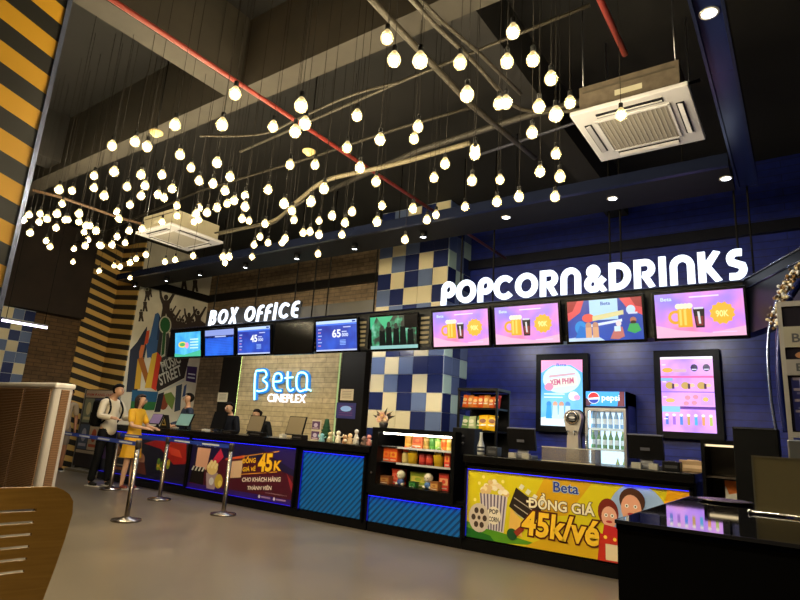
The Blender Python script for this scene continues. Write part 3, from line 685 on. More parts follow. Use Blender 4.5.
def beer(A):
    A.text('Beta', -.36, .16, -.25, .20, (.8, .9, 1.)); A.rect(-.08, .18, .2, .195, (.9, .85, 1.))
    A.poly([(-.42, -.2375), (-.42, -.1), (-.2, -.16), (.1, -.2), (.42, -.14), (.42, -.2375)], (.95, .72, .85))
    A.disc(-.22, -.02, .075, .075, (.92, .66, .2), 20); A.disc(-.22, -.02, .045, .045, (.85, .6, .9), 16)
    A.rect(-.2, -.13, -.06, .08, (.93, .68, .18)); A.rect(-.185, -.11, -.16, .06, (.98, .82, .4)); A.rect(-.14, -.11, -.115, .06, (.98, .82, .4))
    for dx in (-.19, -.155, -.12, -.08): A.disc(dx, .095, .032, .03, (.98, .93, .82), 12)
    A.poly([(-.05, .06), (.06, .06), (.05, -.14), (-.03, -.14)], (.13, .1, .12)); A.rect(-.04, .055, .05, .075, (.85, .85, .9)); A.poly([(-.03, -.02), (.045, -.02), (.04, -.12), (-.02, -.12)], (.5, .2, .2))
    A.poly([(-.01, .03), (.012, .03), (.02, -.1), (0, -.1)], (.85, .85, .88))
    A.star(.22, .0, .12, (.98, .72, .25), 12, .85); A.text('90K', .16, -.04, .28, .03, (1., .95, .6), .03)
    A.rect(.12, -.2, .34, -.19, (.9, .8, .95))
def price(big, small):
    def f(A):
        A.rect(-.42, .19, .42, .2375, (.75, .85, 1.)); A.rect(-.42, .165, .42, .185, (.3, .5, .95)); A.rect(.15, .12, .30, .135, (.8, .85, 1.))
        A.text(big, -.08, -.03, .10, .1, (.95, .97, 1.), .03); A.text('000', .12, -.02, .25, .035, (.85, .9, 1.), .02); A.rect(.12, .05, .22, .065, (.8, .85, 1.))
        for k in range(6): A.rect(-.38, .1-k*.052, -.3-.02*(k % 2), .115-k*.052, (.9, .6, .7) if k % 2 else (.7, .8, 1.))
        for k in range(4): A.rect(.08, -.08-k*.022, .2, -.07-k*.022, (.6, .75, 1.))
        A.rect(-.42, -.2375, .42, -.215, (.75, .8, .95)); A.rect(.33, .2, .4, .225, (.1, .2, .6))
    return f
def times(A):
    A.rect(-.42, .13, .42, .2375, (.55, .62, .88)); A.rect(-.42, .09, .42, .13, (.1, .14, .4)); A.rect(-.12, .10, .2, .12, (.75, .8, .95))
    for k in range(9): A.rect(-.36, .05-k*.03, .36, .057-k*.03, (.25, .45, .95))
    for k in (-.34, -.2, .24, .36): A.disc(k, .1, .03, .015, (.05, .08, .2), 8)
def cyan(A):
    A.disc(-.17, 0, .13, .06, (.95, .85, .35), 16); A.disc(-.17, 0, .09, .035, (.3, .7, .4), 16); A.disc(-.02, -.02, .06, .06, (.95, .6, .8), 12)
    for k in range(4): A.rect(.08, .08-k*.055, .34, .105-k*.055, (.8, .95, 1.))
    A.poly([(-.42, -.2375), (-.42, -.17), (-.1, -.2), (.42, -.12), (.42, -.2375)], (.3, .75, .6))
def soldiers(A):
    A.rect(-.42, -.2375, .42, -.19, (.55, .75, .75)); A.poly([(-.42, .05), (-.3, .2375), (-.42, .2375)], (.2, .7, .5)); A.poly([(-.3, .2375), (-.15, .05), (.0, .2375)], (.25, .7, .5))
    for x, h in ((-.2, .3), (-.08, .36), (.05, .33), (.17, .36), (.3, .3)):
        A.poly([(x-.06, -.19), (x-.045, -.19+h*.75), (x+.045, -.19+h*.75), (x+.06, -.19)], (.05, .07, .07)); A.disc(x, -.19+h*.85, .035, .045, (.16, .18, .16), 10)
    A.rect(.2, .05, .42, .2375, (.06, .04, .04))
def party(A):
    A.poly([(-.42, .2375), (-.22, .2375), (-.27, .1), (-.42, .0)], (.85, .3, .33)); A.poly([(-.42, .2375), (-.3, .2375), (-.36, .12), (-.42, .1)], (.6, .12, .18))
    A.poly([(.42, .2375), (.18, .2375), (.26, .12), (.42, .03)], (.85, .3, .33)); A.poly([(.42, .2375), (.3, .2375), (.35, .14), (.42, .12)], (.6, .12, .18))
    A.rect(-.16, .0, .16, .2375, (.70, .85, .95)); A.text('Beta', -.03, .17, .08, .21, (.1, .3, .7)); A.disc(-.18, .03, .07, .05, (.9, .35, .3))
    A.poly([(-.13, -.01), (.22, .05), (.22, .1), (-.13, .05)], (.85, .82, .6)); A.poly([(-.17, -.08), (.2, -.03), (.2, .0), (-.17, -.05)], (.85, .9, 1.))
    A.disc(.3, .1, .05, .05, (.75, .85, .95)); A.rect(.27, .05, .37, .07, (.8, .85, .95))
    A.poly([(-.42, -.2375), (-.42, -.2), (-.1, -.17), (.0, -.2375)], (.75, .85, .95))
    A.disc(-.27, -.08, .07, .08, (.15, .55, .85)); A.poly([(-.34, -.2), (-.28, -.05), (-.18, -.1), (-.2, -.2)], (.12, .45, .8))
    for x in (-.18, -.1): A.disc(x, -.06, .035, .04, (.75, .55, .45)); A.rect(x-.035, -.2, x+.035, -.08, (.85, .65, .5))
    A.disc(.16, -.05, .03, .035, (.9, .85, .85)); A.poly([(.06, -.22), (.12, -.09), (.2, -.09), (.22, -.2), (.15, -.23)], (.75, .45, .42)); A.rect(.11, -.14, .18, -.08, (.8, .9, .95))
    A.disc(.32, -.02, .035, .035, (.7, .45, .35)); A.disc(.32, -.045, .03, .02, (.2, .12, .1)); A.poly([(.25, -.14), (.28, -.06), (.37, -.06), (.4, -.14), (.33, -.17)], (.25, .65, .35))
screen(187.5, 345, 'leftmost bulkhead screen, cyan picture, beside the mural', cyan, SKY, .82)
screen(219, 343, 'blue bulkhead screen with show times, second from left', times, BLU, .82)
screen(253.5, 341, 'blue bulkhead screen showing the price 45 000', price('45', 0), NAVB)
screen(336, 336, 'blue bulkhead screen showing the price 65 000', price('65', 0), NAVB)
screen(393.5, 330, 'bulkhead screen with dark figures on green, over tiled pillar', soldiers, SCENE, .8)
screen(460, 328.5, 'pink bulkhead screen with beer mug, left one of adjacent pair', beer, PINK)
screen(526, 324.5, 'pink bulkhead screen with beer mug, right one of adjacent pair', beer, PINK)
screen(604, 320, 'blue bulkhead screen with red curtains and small figures', party, swirl([(.4, (.08, .22, .62)), (.6, (.1, .3, .72))], 2, 1.0))
screen(698.5, 315, 'rightmost bulkhead screen, pink picture with beer mug', beer, PINK)
t = thing('blank_screen', 'black switched off panel between the two price screens', 'screen', (PY(293, 338, YS).x, YS, 2.66))
MB().bx(-.46, .46, .0, .05, -.28, .28, BEZ).build('panel', t); MB().bx(-.43, .43, -.003, 0, -.25, .25, mat((.04, .035, .03), .15)).build('display', t)
# small louvred boxes between screens
for u, v, lab in ((313, 341, 'slatted black bracket right of the black panel'), (362, 336, 'slatted black bracket left of the dark figures screen'), (425, 330, 'slatted bracket left of the beer mug screens')):
    p = PY(u, v, 6.62); mb = MB().bx(-.12, .12, 0, .04, -.25, .25, BLACK)
    for k in range(6): mb.bx(-.07, .07, -.012, 0, .15-k*.07, .185-k*.07, mat((.42, .37, .26), .5))
    tag(mb.build('slatted_bracket', None, (p.x, 6.62, 2.68)), lab, 'bracket')
# =================================================================== LIGHT BOXES ON THE NAVY WALL
def lightbox(x0, x1, z0, z1, label, fn, bg):
    t = thing('poster_light_box', label, 'light box', ((x0+x1)/2, YB, (z0+z1)/2)); w = (x1-x0)/2; h = (z1-z0)/2
    MB().rbox(-w-.09, w+.09, -.10, 0, -h-.10, h+.10, mat((.012, .014, .03), .45), .01, 2).build('frame', t)
    mb = MB(); mb.add([(-w, -.102, -h), (w, -.102, -h), (w, -.102, h), (-w, -.102, h)], [(0, 1, 2, 3)], bg); fn(Art(mb, 1.25, -.102, .3), w, h); mb.build('display', t); return t
def poster(A, w, h):
    A.poly([(-w, h), (w, h), (w, h-.2), (.15, h-.08), (-.15, h-.08), (-w, h-.2)], (.95, .6, .78)); A.disc(0, h-.3, .3, .22, (.8, .93, .98), 24)
    A.text('Beta', -.08, h-.1, .08, h-.05, (.2, .45, .8))
    A.poly([(-.24, .20), (.24, .26), (.26, .12), (-.22, .06)], (.85, .86, .82)); A.poly([(-.2, .27), (.22, .31), (.22, .28), (-.2, .23)], (.8, .65, .7)); A.text('XEM PHIM', -.18, .11, .2, .2, (.75, .35, .5), .03, 0, .1)
    A.disc(-.2, .09, .07, .06, (.95, .55, .68)); A.rect(-.28, -.03, .05, -.015, (.9, .97, 1.)); A.rect(-.28, -.08, .02, -.065, (.9, .97, 1.)); A.disc(.19, -.05, .08, .07, (.92, .93, .98)); A.disc(.24, -.07, .05, .04, (.95, .65, .78))
    A.poly([(-w, -h), (-w, -h+.12), (.0, -h+.18), (w, -h+.1), (w, -h)], (.85, .93, .98))
    for x, c in ((-.2, (.2, .55, .85)), (-.1, (.85, .65, .55)), (0, (.8, .6, .5)), (.1, (.3, .55, .8))):
        A.disc(x, -.18, .04, .045, c); A.poly([(x-.05, -.4), (x-.035, -.2), (x+.035, -.2), (x+.05, -.4)], (.75, .85, .9) if x > -.15 else (.2, .6, .9))
def menu(A, w, h):
    A.rect(-w, h-.03, w, h, (.95, .92, 1.))
    A.rect(-w, .22, w, .25, (.85, .4, .65)); A.rect(-w, .02, w, .035, (.55, .4, .85)); A.rect(-w, -.21, w, -.19, (.5, .3, .75)); A.rect(-.1, -.2, w, -.17, (.35, .2, .55))
    A.rect(-w, -.25, -.1, -.17, (.5, .75, .95)); A.rect(-w, .18, -.18, .22, (.5, .7, .98))
    A.disc(-.24, .33, .07, .035, (.98, .65, .3)); A.rect(-.17, .3, 0, .345, (.8, .65, .7))
    for x in (.1, .25): A.disc(x, .36, .045, .05, (.18, .12, .3)); A.rect(x-.03, .33, x+.03, .345, (.8, .8, .9))
    for k, x in enumerate((-.22, -.02, .18)): A.disc(x, .115, .055, .05, (.75, .62, .35)); A.disc(x+.08, .12, .04, .025, (.97, .75, .6)); A.rect(x+.03, .07, x+.06, .14, (.3, .2, .3))
    A.disc(-.22, -.09, .06, .03, (.98, .7, .4)); A.rect(.16, -.15, .31, .0, (.8, .6, .95))
    for x, z in ((0, -.05), (.08, -.12), (-.02, -.13), (.1, -.04), (.22, -.07)): A.disc(x, z, .035, .03, (.85, .55, .65) if x < .2 else (.85, .72, .4))
    for k in range(7): x = -.27+k*.09; A.rect(x-.018, -.42, x+.018, -.3, ((.35, .45, .8), (.6, .4, .8), (.3, .5, .9), (.75, .6, .35), (.3, .65, .85), (.9, .6, .4), (.7, .75, .4))[k]); A.disc(x, -.29, .022, .02, (.95, .9, .85))
    for z in (.4, .16, -.05, -.35): A.rect(-w+.02, z, -w+.07, z+.01, (.95, .95, 1.))
lightbox(-3.40, -2.74, 1.49, 2.51, 'tall lit blue poster box on navy wall behind beer tap', poster, swirl([(.3, (.25, .6, .95)), (.7, (.5, .82, .98))], 2, 1.25))
lightbox(-1.63, -.97, 1.49, 2.52, 'tall lit purple and pink menu box right of the fridge', menu, swirl([(.3, (.66, .48, .99)), (.5, (.86, .62, .99)), (.7, (.98, .66, .86))], 2.6, 1.25))
# =================================================================== BOX OFFICE BACK PANEL
px0 = PY(238, 390, 8.3).x; px1 = PY(336, 390, 8.3).x
t = thing('wood_panel', 'tan plank panel behind box office carrying the neon logo', 'panel', (0, 8.3, 0))
MB().bx(px0, px1, 0, .06, 0, 2.72, brick((.72, .64, .46), (.80, .71, .53), (.52, .45, .33), .7, .10, 'X', .7, .005)).build('planks', t)
MB().bx(px0-.03, px0-.005, .02, .05, .0, 2.72, mat((.85, 1., .55), .3, 0, 5)).build('light_strip', t); MB().bx(px1+.005, px1+.02, .02, .05, .0, 2.72, mat((.8, .9, .6), .3, 0, .6)).build('light_strip', t)
MB().bx(px0, px1, .02, .06, 2.725, 2.735, mat((.9, 1., .75), .3, 0, 3)).build('light_strip', t)
for ua, ub, lab in ((217, 237, 'narrow black partition left of the logo panel'), (338, 362, 'black partition between logo panel and tiled pillar')):
    a = PY(ua, 400, 8.32).x; b = PY(ub, 400, 8.32).x
    tag(MB().bx(a, b, 8.34, 8.5, 0, 2.75, mat((.085, .075, .065), .5)).build('partition'), lab, 'partition')
def paper(u0, v0, u1, v1, y, label, cols, name='notice'):
    a = PY(u0, v0, y); b = PY(u1, v1, y); mb = MB(); w = (b.x-a.x); h = a.z-b.z
    A = Art(mb, 0, -.004, .6); mb.bx(0, w, -.004, 0, 0, h, mat(cols[0], .6)); 
    for k in range(5): A.rect(w*.15, h*(.2+k*.14), w*.85, h*(.2+k*.14)+h*.04, cols[1])
    if len(cols) > 2: A.disc(w*.5, h*.62, w*.28, h*.18, cols[2])
    return tag(mb.build(name, None, (a.x, y, b.z)), label, 'notice')
paper(218.5, 392.5, 227, 402, 8.338, 'small pale paper notice on the left black partition', ((.8, .75, .62), (.5, .46, .4)))
paper(341, 389, 353, 400.5, 8.338, 'pale paper notice on the right black partition', ((.8, .72, .56), (.5, .42, .34)))
paper(337, 402.5, 355, 419, 8.336, 'blue and purple poster under the paper notice on partition', ((.16, .15, .38), (.4, .2, .4), (.55, .7, .9)), 'small_poster')
# neon logo
t = thing('neon_logo_sign', 'cyan and white neon sign reading Beta cineplex on planks', 'sign', (0, 8.3, 0))
NEO = mat((.62, .93, 1.), .3, 0, 3.0); NEV = mat((.16, .52, .86), .3, 0, .9); NW = mat((1., .98, 1.), .3, 0, 1.5)
def Nl(u, v): p = PY(u, v, 8.3); return (p.x, p.z)
def neon(name, pts, r, m, y=-.06):
    MB().tube([(x, y, z) for x, z in smooth2(pts)], r, m, 8).build(name, t)
def smooth2(p): return [(q.x, q.z) for q in smooth([Vector((a, 0, b)) for a, b in p], 5)]
L1 = {'B': [(256.5, 400), (257.5, 374), (262, 371), (267, 371), (268.5, 376), (265, 380), (269, 384), (268, 389.5), (262, 391.5), (259, 391)],
 'e': [(276, 382), (283, 381), (283.5, 376), (280.5, 373.5), (276.5, 376), (275.5, 385), (278, 390.5), (283, 391)],
 't': [(290, 372), (289.5, 386), (292, 391), (295.5, 389.5)], 'a': [(308.5, 391), (309, 377), (305.5, 373), (300.5, 374), (298.5, 380), (299, 388), (302, 391.5), (307, 390)]}
for k, pts in L1.items():
    q = [Nl(*p) for p in pts]; neon('neon_letter', q, .018, NEO)
    mb = MB(); ribbon(mb, smooth2(q), .10, -.045, -.0, NEV); mb.build('letter_backing', t)
neon('neon_letter', [Nl(287, 378.5), Nl(295, 377.5)], .016, NEO); neon('neon_letter', [Nl(309, 389), Nl(313, 391)], .016, NEO)
a = Nl(268, 402); b = Nl(307, 394.5); vs, fs, x0, x1, y0, y1 = text_geo('CINEPLEX', .012, 0)
mb = MB(); mb.add([(a[0]+(x-x0)/(x1-x0)*(b[0]-a[0]), -.03, a[1]+(y-y0)/(y1-y0)*(b[1]-a[1])) for x, y in vs], fs, NW); mb.add([(a[0]+(x-x0)/(x1-x0)*(b[0]-a[0]), -.0, a[1]+(y-y0)/(y1-y0)*(b[1]-a[1])) for x, y in vs], fs, NW); mb.build('word_cineplex', t)
# =================================================================== COUNTERS
CF = 6.06; CT = 1.045; TOPM = mat((.05, .045, .045), .22); BODY = mat((.035, .035, .04), .35)
LEDB = mat((.14, .14, 1.), .3, 0, 3.5); STP = stripes((.04, .42, .74), (.04, .24, .48), 'X', 1.0, .085, 0, .55, .3)
def counter(label, x0, x1, cat='counter', name='service_counter', top=CT, depth=.68):
    t = thing(name, label, cat, (x0, CF, 0)); w = x1-x0
    MB().bx(0, w, .03, depth-.02, 0, .12, BODY).build('plinth', t); MB().bx(0, w, .045, depth, .12, .955 if top > 1 else top-.09, BODY).build('body', t)
    MB().rbox(0, w, -.02, depth+.04, top-.09, top, TOPM, .008, 2).build('worktop', t)
    return t
def panel(t, x0, x1, z0, z1, fn, bg, name='banner', led=True, label=None):
    """framed front panel, x relative to the counter"""
    mb = MB().bx(x0, x1, .030, .044, z0, z1, bg)
    if fn: fn(Art(mb, 0, .030, .35), x0, z0, x1-x0, z1-z0)
    o = mb.build(name, t)
    if label: o['label'] = label
    MB().bx(x0-.03, x0, .0, .044, z0-.02, z1+.03, BODY).bx(x1, x1+.03, .0, .044, z0-.02, z1+.03, BODY).bx(x0-.03, x1+.03, .0, .044, z1, z1+.03, BODY).build('panel_frame', t)
    if led:
        MB().bx(x0+.004, x1-.004, .004, .022, z1-.004, z1-.001, LEDB).build('led_strip', t)
        if led == 2: MB().bx(x0+.004, x1-.004, .004, .022, z0+.001, z0+.004, mat((.16, .10, 1.), .3, 0, .9)).build('led_strip', t)
        if led != 2: MB().bx(x0+.001, x0+.004, .004, .022, z0+.01, z1-.01, mat((.12, .10, 1.), .3, 0, .3)).build('led_strip', t)
cb = counter('long black box office counter with film banners and a striped panel', -11.4, -4.70)
o = -11.4
NAV = mat((.07, .06, .17), .4)
def ban1(A, x, z, w, h):
    A.rect(x, z+h*.86, x+w, z+h, (.10, .14, .46)); A.text('phim chiếu rạp', x+w*.36, z+h*.9, x+w*.64, z+h*.97, (.7, .75, .95), .01)
    A.poly([(x+w*.5, z+h*.78), (x+w*.72, z+h*.95), (x+w*.96, z+h*.9), (x+w*.99, z+h*.45), (x+w*.86, z+h*.4), (x+w*.7, z+h*.7)], (.66, .10, .12))
    A.poly([(x+w*.74, z+h*.8), (x+w*.9, z+h*.72), (x+w*.94, z+h*.56), (x+w*.82, z+h*.6)], (.85, .25, .2))
    A.disc(x+w*.48, z+h*.4, w*.06, h*.16, (.80, .55, .42)); A.poly([(x+w*.4, z+h*.1), (x+w*.44, z+h*.35), (x+w*.54, z+h*.35), (x+w*.58, z+h*.08)], (.5, .22, .16))
    for k in range(9): A.disc(x+w*(.70+.035*(k % 4)), z+h*(.3+.06*(k//3)), .05, .06, ((.5, .6, .15), (.8, .7, .2), (.35, .5, .2))[k % 3], 8)
    for k in range(3): A.rect(x+w*.08, z+h*(.2+k*.18), x+w*.3, z+h*(.23+k*.18), (.8, .72, .6))
    A.disc(x+w*.18, z+h*.55, w*.05, h*.12, (.7, .45, .3)); A.rect(x+w*.1, z+h*.1, x+w*.28, z+h*.16, (.75, .4, .1))
    A.poly([(x+w*.02, z+h*.85), (x+w*.1, z+h*.85), (x+w*.06, z+h*.3), (x, z+h*.3)], (.35, .15, .5))
a0 = PY(186, 470, CF).x-o
panel(cb, .05, a0-.03, .15, .92, ban1, NAV, 'banner', 2, 'dark film banner with red shapes and figures')
def ban2(A, x, z, w, h):
    A.poly([(x, z+h*.05), (x+w*.3, z), (x+w, z), (x+w, z+h*.5), (x+w*.6, z+h*.75), (x+w*.2, z+h*.6)], (.30, .06, .14)); A.poly([(x+w*.65, z+h), (x+w, z+h), (x+w, z+h*.6), (x+w*.8, z+h*.8)], (.16, .1, .36))
    A.poly([(x+w*.93, z+h*.55), (x+w, z+h*.35), (x+w*.99, z+h*.2)], (.6, .15, .2)); A.rect(x, z, x+w, z+h*.10, (.2, .08, .42))
    A.text('phim chiếu rạp', x+.12, z+h*.86, x+.65, z+h*.93, (.7, .8, 1.), .01)
    A.poly([(x+.15, z+h*.45), (x+.15, z+h*.83), (x+.5, z+h*.83), (x+.45, z+h*.4)], (.88, .66, .55)); A.poly([(x+.5, z+h*.5), (x+.75, z+h*.86), (x+.85, z+h*.7), (x+.6, z+h*.42)], (.78, .16, .3))
    A.poly([(x+.05, z+h*.12), (x+.08, z+h*.42), (x+.4, z+h*.45), (x+.42, z+h*.1)], (.12, .1, .1))
    for k in range(4): A.poly([(x+.06+k*.09, z+h*.36), (x+.1+k*.09, z+h*.45), (x+.14+k*.09, z+h*.45), (x+.1+k*.09, z+h*.36)], (.82, .82, .78))
    A.poly([(x+.52, z+h*.05), (x+.46, z+h*.35), (x+.76, z+h*.38), (x+.72, z+h*.05)], (.68, .58, .62)); A.disc(x+.6, z+h*.45, .14, .10, (.9, .78, .5))
    for k in range(8): A.disc(x+.5+.03*k, z+h*(.48+.05*(k % 3)), .035, .03, (.95, .86, .62), 8)
    A.disc(x+.62, z+h*.2, .06, .06, (.85, .84, .86)); A.disc(x+.8, z+h*.22, .10, .11, (.80, .68, .25)); A.disc(x+.84, z+h*.18, .05, .05, (.95, .85, .4))
    A.poly([(x+.98, z+h*.3), (x+.98, z+h*.62), (x+1.32, z+h*.68), (x+1.32, z+h*.36)], (.86, .72, .58)); A.poly([(x+.9, z+h*.68), (x+1.35, z+h*.78), (x+1.35, z+h*.73), (x+.9, z+h*.64)], (.85, .35, .2))
    A.poly([(x+1.3, z+h*.76), (x+2.1, z+h*.93), (x+2.1, z+h*.91), (x+1.3, z+h*.745)], (.9, .6, .2)); A.poly([(x+1.3, z+h*.42), (x+2.1, z+h*.56), (x+2.1, z+h*.54), (x+1.3, z+h*.405)], (.9, .6, .2))
    g = (1., .78, .16); d = (.35, .08, .06)
    A.rect(x+1.30, z+h*.665, x+1.36, z+h*.69, g); A.text('DỒNG', x+1.32, z+h*.62, x+1.62, z+h*.76, g, .03, .1, .12, d); A.text('GIÁ VÉ', x+1.34, z+h*.47, x+1.64, z+h*.57, g, .03, .1, .12, d)
    A.text('45', x+1.68, z+h*.5, x+2.0, z+h*.84, g, .04, .1, .10, d); A.text('K', x+2.02, z+h*.56, x+2.18, z+h*.74, g, .04, .1, .10, d)
    A.text('CHO KHÁCH HÀNG', x+1.36, z+h*.28, x+2.2, z+h*.38, (.93, .86, .82), .03, .1, .10); A.text('THÀNH VIÊN', x+1.5, z+h*.15, x+2.03, z+h*.24, (.93, .86, .82), .03, .1, .10)
    A.text('www.betacineplex.vn', x+1.9, z+h*.14, x+2.35, z+h*.17, (.7, .55, .6), .01)
    for k in (1.78, 2.1): A.disc(x+k, z+h*.07, .025, .025, (.85, .8, .9)); A.rect(x+k+.04, z+h*.055, x+k+.24, z+h*.085, (.65, .5, .7))
a1 = PY(186.5, 470, CF).x-o; a2 = PY(293, 480, CF).x-o
panel(cb, a1+.03, a2, .13, .92, ban2, mat((.10, .07, .24), .4), 'banner', 2, 'maroon ticket price banner reading 45K')
a3 = PY(298, 480, CF).x-o+.04; a4 = -4.79-o
panel(cb, a3, a4, .11, .90, None, STP, 'striped_panel', True, 'blue panel with diagonal stripes')
# display case
dc = thing('display_case', 'black glass-fronted snack display case with lit shelves', 'display case', (-4.68, CF, 0)); W = 1.25; WB = 1.365
MB().bx(0, WB, .03, .66, 0, .12, BODY).bx(0, WB, .045, .68, .12, .50, BODY).build('base', dc)
panel(dc, .0, WB-.01, .115, .435, None, STP, 'striped_panel', True, 'blue panel with diagonal stripes')
fx0, fx1, fz0, fz1 = .10, W-.05, .585, 1.235; inner = mat((.06, .055, .05), .5)
Z1, Z2, Z3 = .585, PY(415, 464, 6.2).z, PY(415, 448, 6.2).z
MB().bx(0, fx0, 0, .66, .47, 1.29, BODY).bx(fx1, W, 0, .66, .47, 1.29, BODY).bx(fx0, fx1, 0, .66, fz1, 1.29, BODY).bx(fx0, fx1, 0, .66, .47, fz0, BODY).bx(fx0, fx1, .63, .66, fz0, fz1, inner).build('cabinet', dc)
for z in (Z2, Z3): MB().bx(fx0, fx1, .10, .60, z-.010, z, mat((.55, .55, .56), .25, .6)).build('shelf', dc)
MB().bx(fx0+.05, fx1-.02, .04, .07, fz1-.022, fz1-.004, mat((1., .94, .86), .3, 0, 22)).build('strip_light', dc)
MB().bx(fx0, fx1, .012, .016, fz0, fz1, mat((.02, .02, .02), .02, 0, 0, .05)).build('glass_pane', dc)
MB().cyl((.04, 0, .72), .015, -.02, 0, CHROME, 12, 'Y').build('lock', dc)
for zb in (Z2-.012, Z3-.012): MB().bx(fx0+.25, fx1-.01, .085, .098, zb-.012, zb+.012, mat((.75, .75, .75), .3)).build('price_rail', dc)
cc = counter('black popcorn counter with yellow ticket price banner', -3.31, -.88)
def ban3(A, x, z, w, h):
    A.poly([(x, z), (x+.5, z), (x+.9, z+.04), (x+.3, z+h*.16), (x, z+h*.22)], (.35, .60, .12)); A.poly([(x, z), (x+.35, z), (x+.3, z+.05), (x, z+h*.14)], (.12, .42, .12))
    A.poly([(x+w*.40, z+h), (x+w*.62, z+h), (x+w*.5, z+h*.5), (x+w*.3, z+h*.4)], (.86, .66, .07)); A.poly([(x+w*.3, z), (x+w*.7, z), (x+w*.64, z+h*.35), (x+w*.42, z+h*.2)], (.86, .68, .07))
    A.disc(x+w*.80, z+h*.55, w*.125, h*.47, (.62, .74, .90), 32)
    for p_, q_ in ((.15, .8), (.1, .55), (.44, .86), (.5, .7), (.2, .9)): A.disc(x+p_, z+h*q_, .02, .02, (.98, .92, .5), 8)
    # popcorn tub
    A.poly([(x+.20, z+h*.16), (x+.155, z+h*.66), (x+.50, z+h*.66), (x+.46, z+h*.14)], (.86, .82, .84))
    for k in range(8): a_ = x+.16+k*.043; b_ = x+.205+k*.032; A.poly([(b_, z+h*.15), (a_, z+h*.66), (a_+.02, z+h*.66), (b_+.016, z+h*.15)], (.42, .36, .44))
    for k in range(30):
        r_ = random.Random(k); uu = r_.uniform(-1, 1); A.disc(x+.33+uu*.17, z+h*.68+r_.uniform(0, 1)*.16*(1-abs(uu)), .032, .028, ((.95, .86, .66), (.88, .74, .5), (.98, .93, .8))[k % 3], 8)
    A.disc(x+.34, z+h*.36, .085, .095, (.93, .88, .8)); A.text('POP', x+.285, z+h*.38, x+.395, z+h*.45, (.2, .15, .15), .03); A.text('CORN', x+.28, z+h*.27, x+.40, z+h*.34, (.2, .15, .15), .03)
    # film reel
    A.disc(x+.16, z+h*.30, .13, .155, (.82, .76, .70)); 
    for k in range(6): A.disc(x+.16+.07*math.cos(k*PI/3), z+h*.30+.085*math.sin(k*PI/3), .028, .033, (.25, .18, .14), 10)
    A.disc(x+.16, z+h*.3, .02, .024, (.25, .18, .14), 8)
    # clapper board
    A.poly([(x+.52, z+h*.52), (x+.60, z+h*.8), (x+.90, z+h*.56), (x+.80, z+h*.28)], (.16, .12, .10))
    for k in range(4): A.poly([(x+.63+k*.075, z+h*(.80-k*.06)), (x+.66+k*.075, z+h*(.86-k*.06)), (x+.70+k*.075, z+h*(.83-k*.06)), (x+.67+k*.075, z+h*(.77-k*.06))], (.9, .88, .8))
    for k in range(3): A.poly([(x+.58, z+h*(.66-k*.1)), (x+.82, z+h*(.50-k*.1)), (x+.82, z+h*(.485-k*.1)), (x+.58, z+h*(.645-k*.1))], (.7, .66, .6))
    A.poly([(x+.52, z+h*.2), (x+.54, z+h*.5), (x+.66, z+h*.36), (x+.68, z+h*.12)], (.93, .74, .35)); A.disc(x+.56, z+h*.14, .06, .06, (.10, .32, .16)); A.poly([(x+.58, z+h*.18), (x+.68, z+h*.3), (x+.7, z+h*.22), (x+.62, z+h*.12)], (.6, .2, .12))
    f = lambda u: PY(u, 500, CF).x-PY(466, 500, CF).x+x
    # brand
    A.text('Beta', f(552.5), z+h*.80, f(578), z+h*.94, (.10, .20, .58), .015, 0, 0, (.75, .85, .95), .03)
    A.rect(f(528)-.035, z+h*.60, f(528)+.07, z+h*.655, (.30, .12, .04)); A.text('DỒNG GIÁ', f(528), z+h*.54, f(594), z+h*.76, (.97, .93, .80), .03, 0, 0, (.30, .12, .04), .04)
    A.text('45k/vé', f(521), z+h*.16, f(598), z+h*.50, (1., .80, .20), .03, .1, 0, (.36, .12, .02), .05)
    A.rect(f(528)-.028, z+h*.61, f(528)+.055, z+h*.64, (.97, .93, .80))
    # two smiling faces
    X_ = f(601)
    A.disc(X_+.06, z+h*.62, .10, .13, (.48, .14, .10)); A.disc(X_+.07, z+h*.56, .075, .10, (.93, .68, .58)); A.disc(X_+.29, z+h*.80, .12, .12, (.30, .17, .10)); A.disc(X_+.28, z+h*.70, .095, .13, (.92, .66, .54))
    for dx, dz in ((.04, .58), (.10, .58), (.24, .73), (.32, .73)): A.disc(X_+dx, z+h*dz, .018, .018, (.98, .97, .95), 10); A.disc(X_+dx, z+h*dz, .008, .009, (.1, .08, .08), 8)
    A.disc(X_+.07, z+h*.50, .03, .012, (.75, .2, .2)); A.disc(X_+.28, z+h*.63, .035, .014, (.75, .2, .2))
    A.poly([(X_+.0, z+h*.3), (X_+.02, z+h*.46), (X_+.14, z+h*.44), (X_+.16, z+h*.28)], (.78, .14, .16)); A.poly([(X_+.15, z+h*.3), (X_+.18, z+h*.54), (X_+.45, z+h*.54), (X_+.5, z+h*.3)], (.55, .62, .25))
    A.disc(X_+.42, z+h*.55, .08, .07, (.92, .70, .58)); A.disc(X_+.5, z+h*.5, .07, .06, (.94, .76, .6))
    g_ = f(599); A.poly([(g_, z+h*.34), (g_+.42, z+h*.30), (g_+.46, z+h*.0), (g_-.03, z)], (.80, .18, .12)); A.rect(g_+.05, z+h*.02, g_+.34, z+h*.22, (.93, .85, .7))
    for k in range(5): A.disc(g_+.05+k*.09, z+h*.30-.01*k, .018, .018, (1., .85, .3), 8)
    A.poly([(x+w*.92, z+h), (x+w, z+h), (x+w, z+h*.3), (x+w*.9, z), (x+w*.88, z+h*.5)], (.95, .66, .05))
b0 = PY(466, 500, CF).x+3.31; b1 = PY(689, 490, CF).x+3.31
panel(cc, b0, b1, .145, .885, ban3, mat((.86, .79, .06), .4), 'banner', True, 'yellow banner with popcorn tub and price 45k')
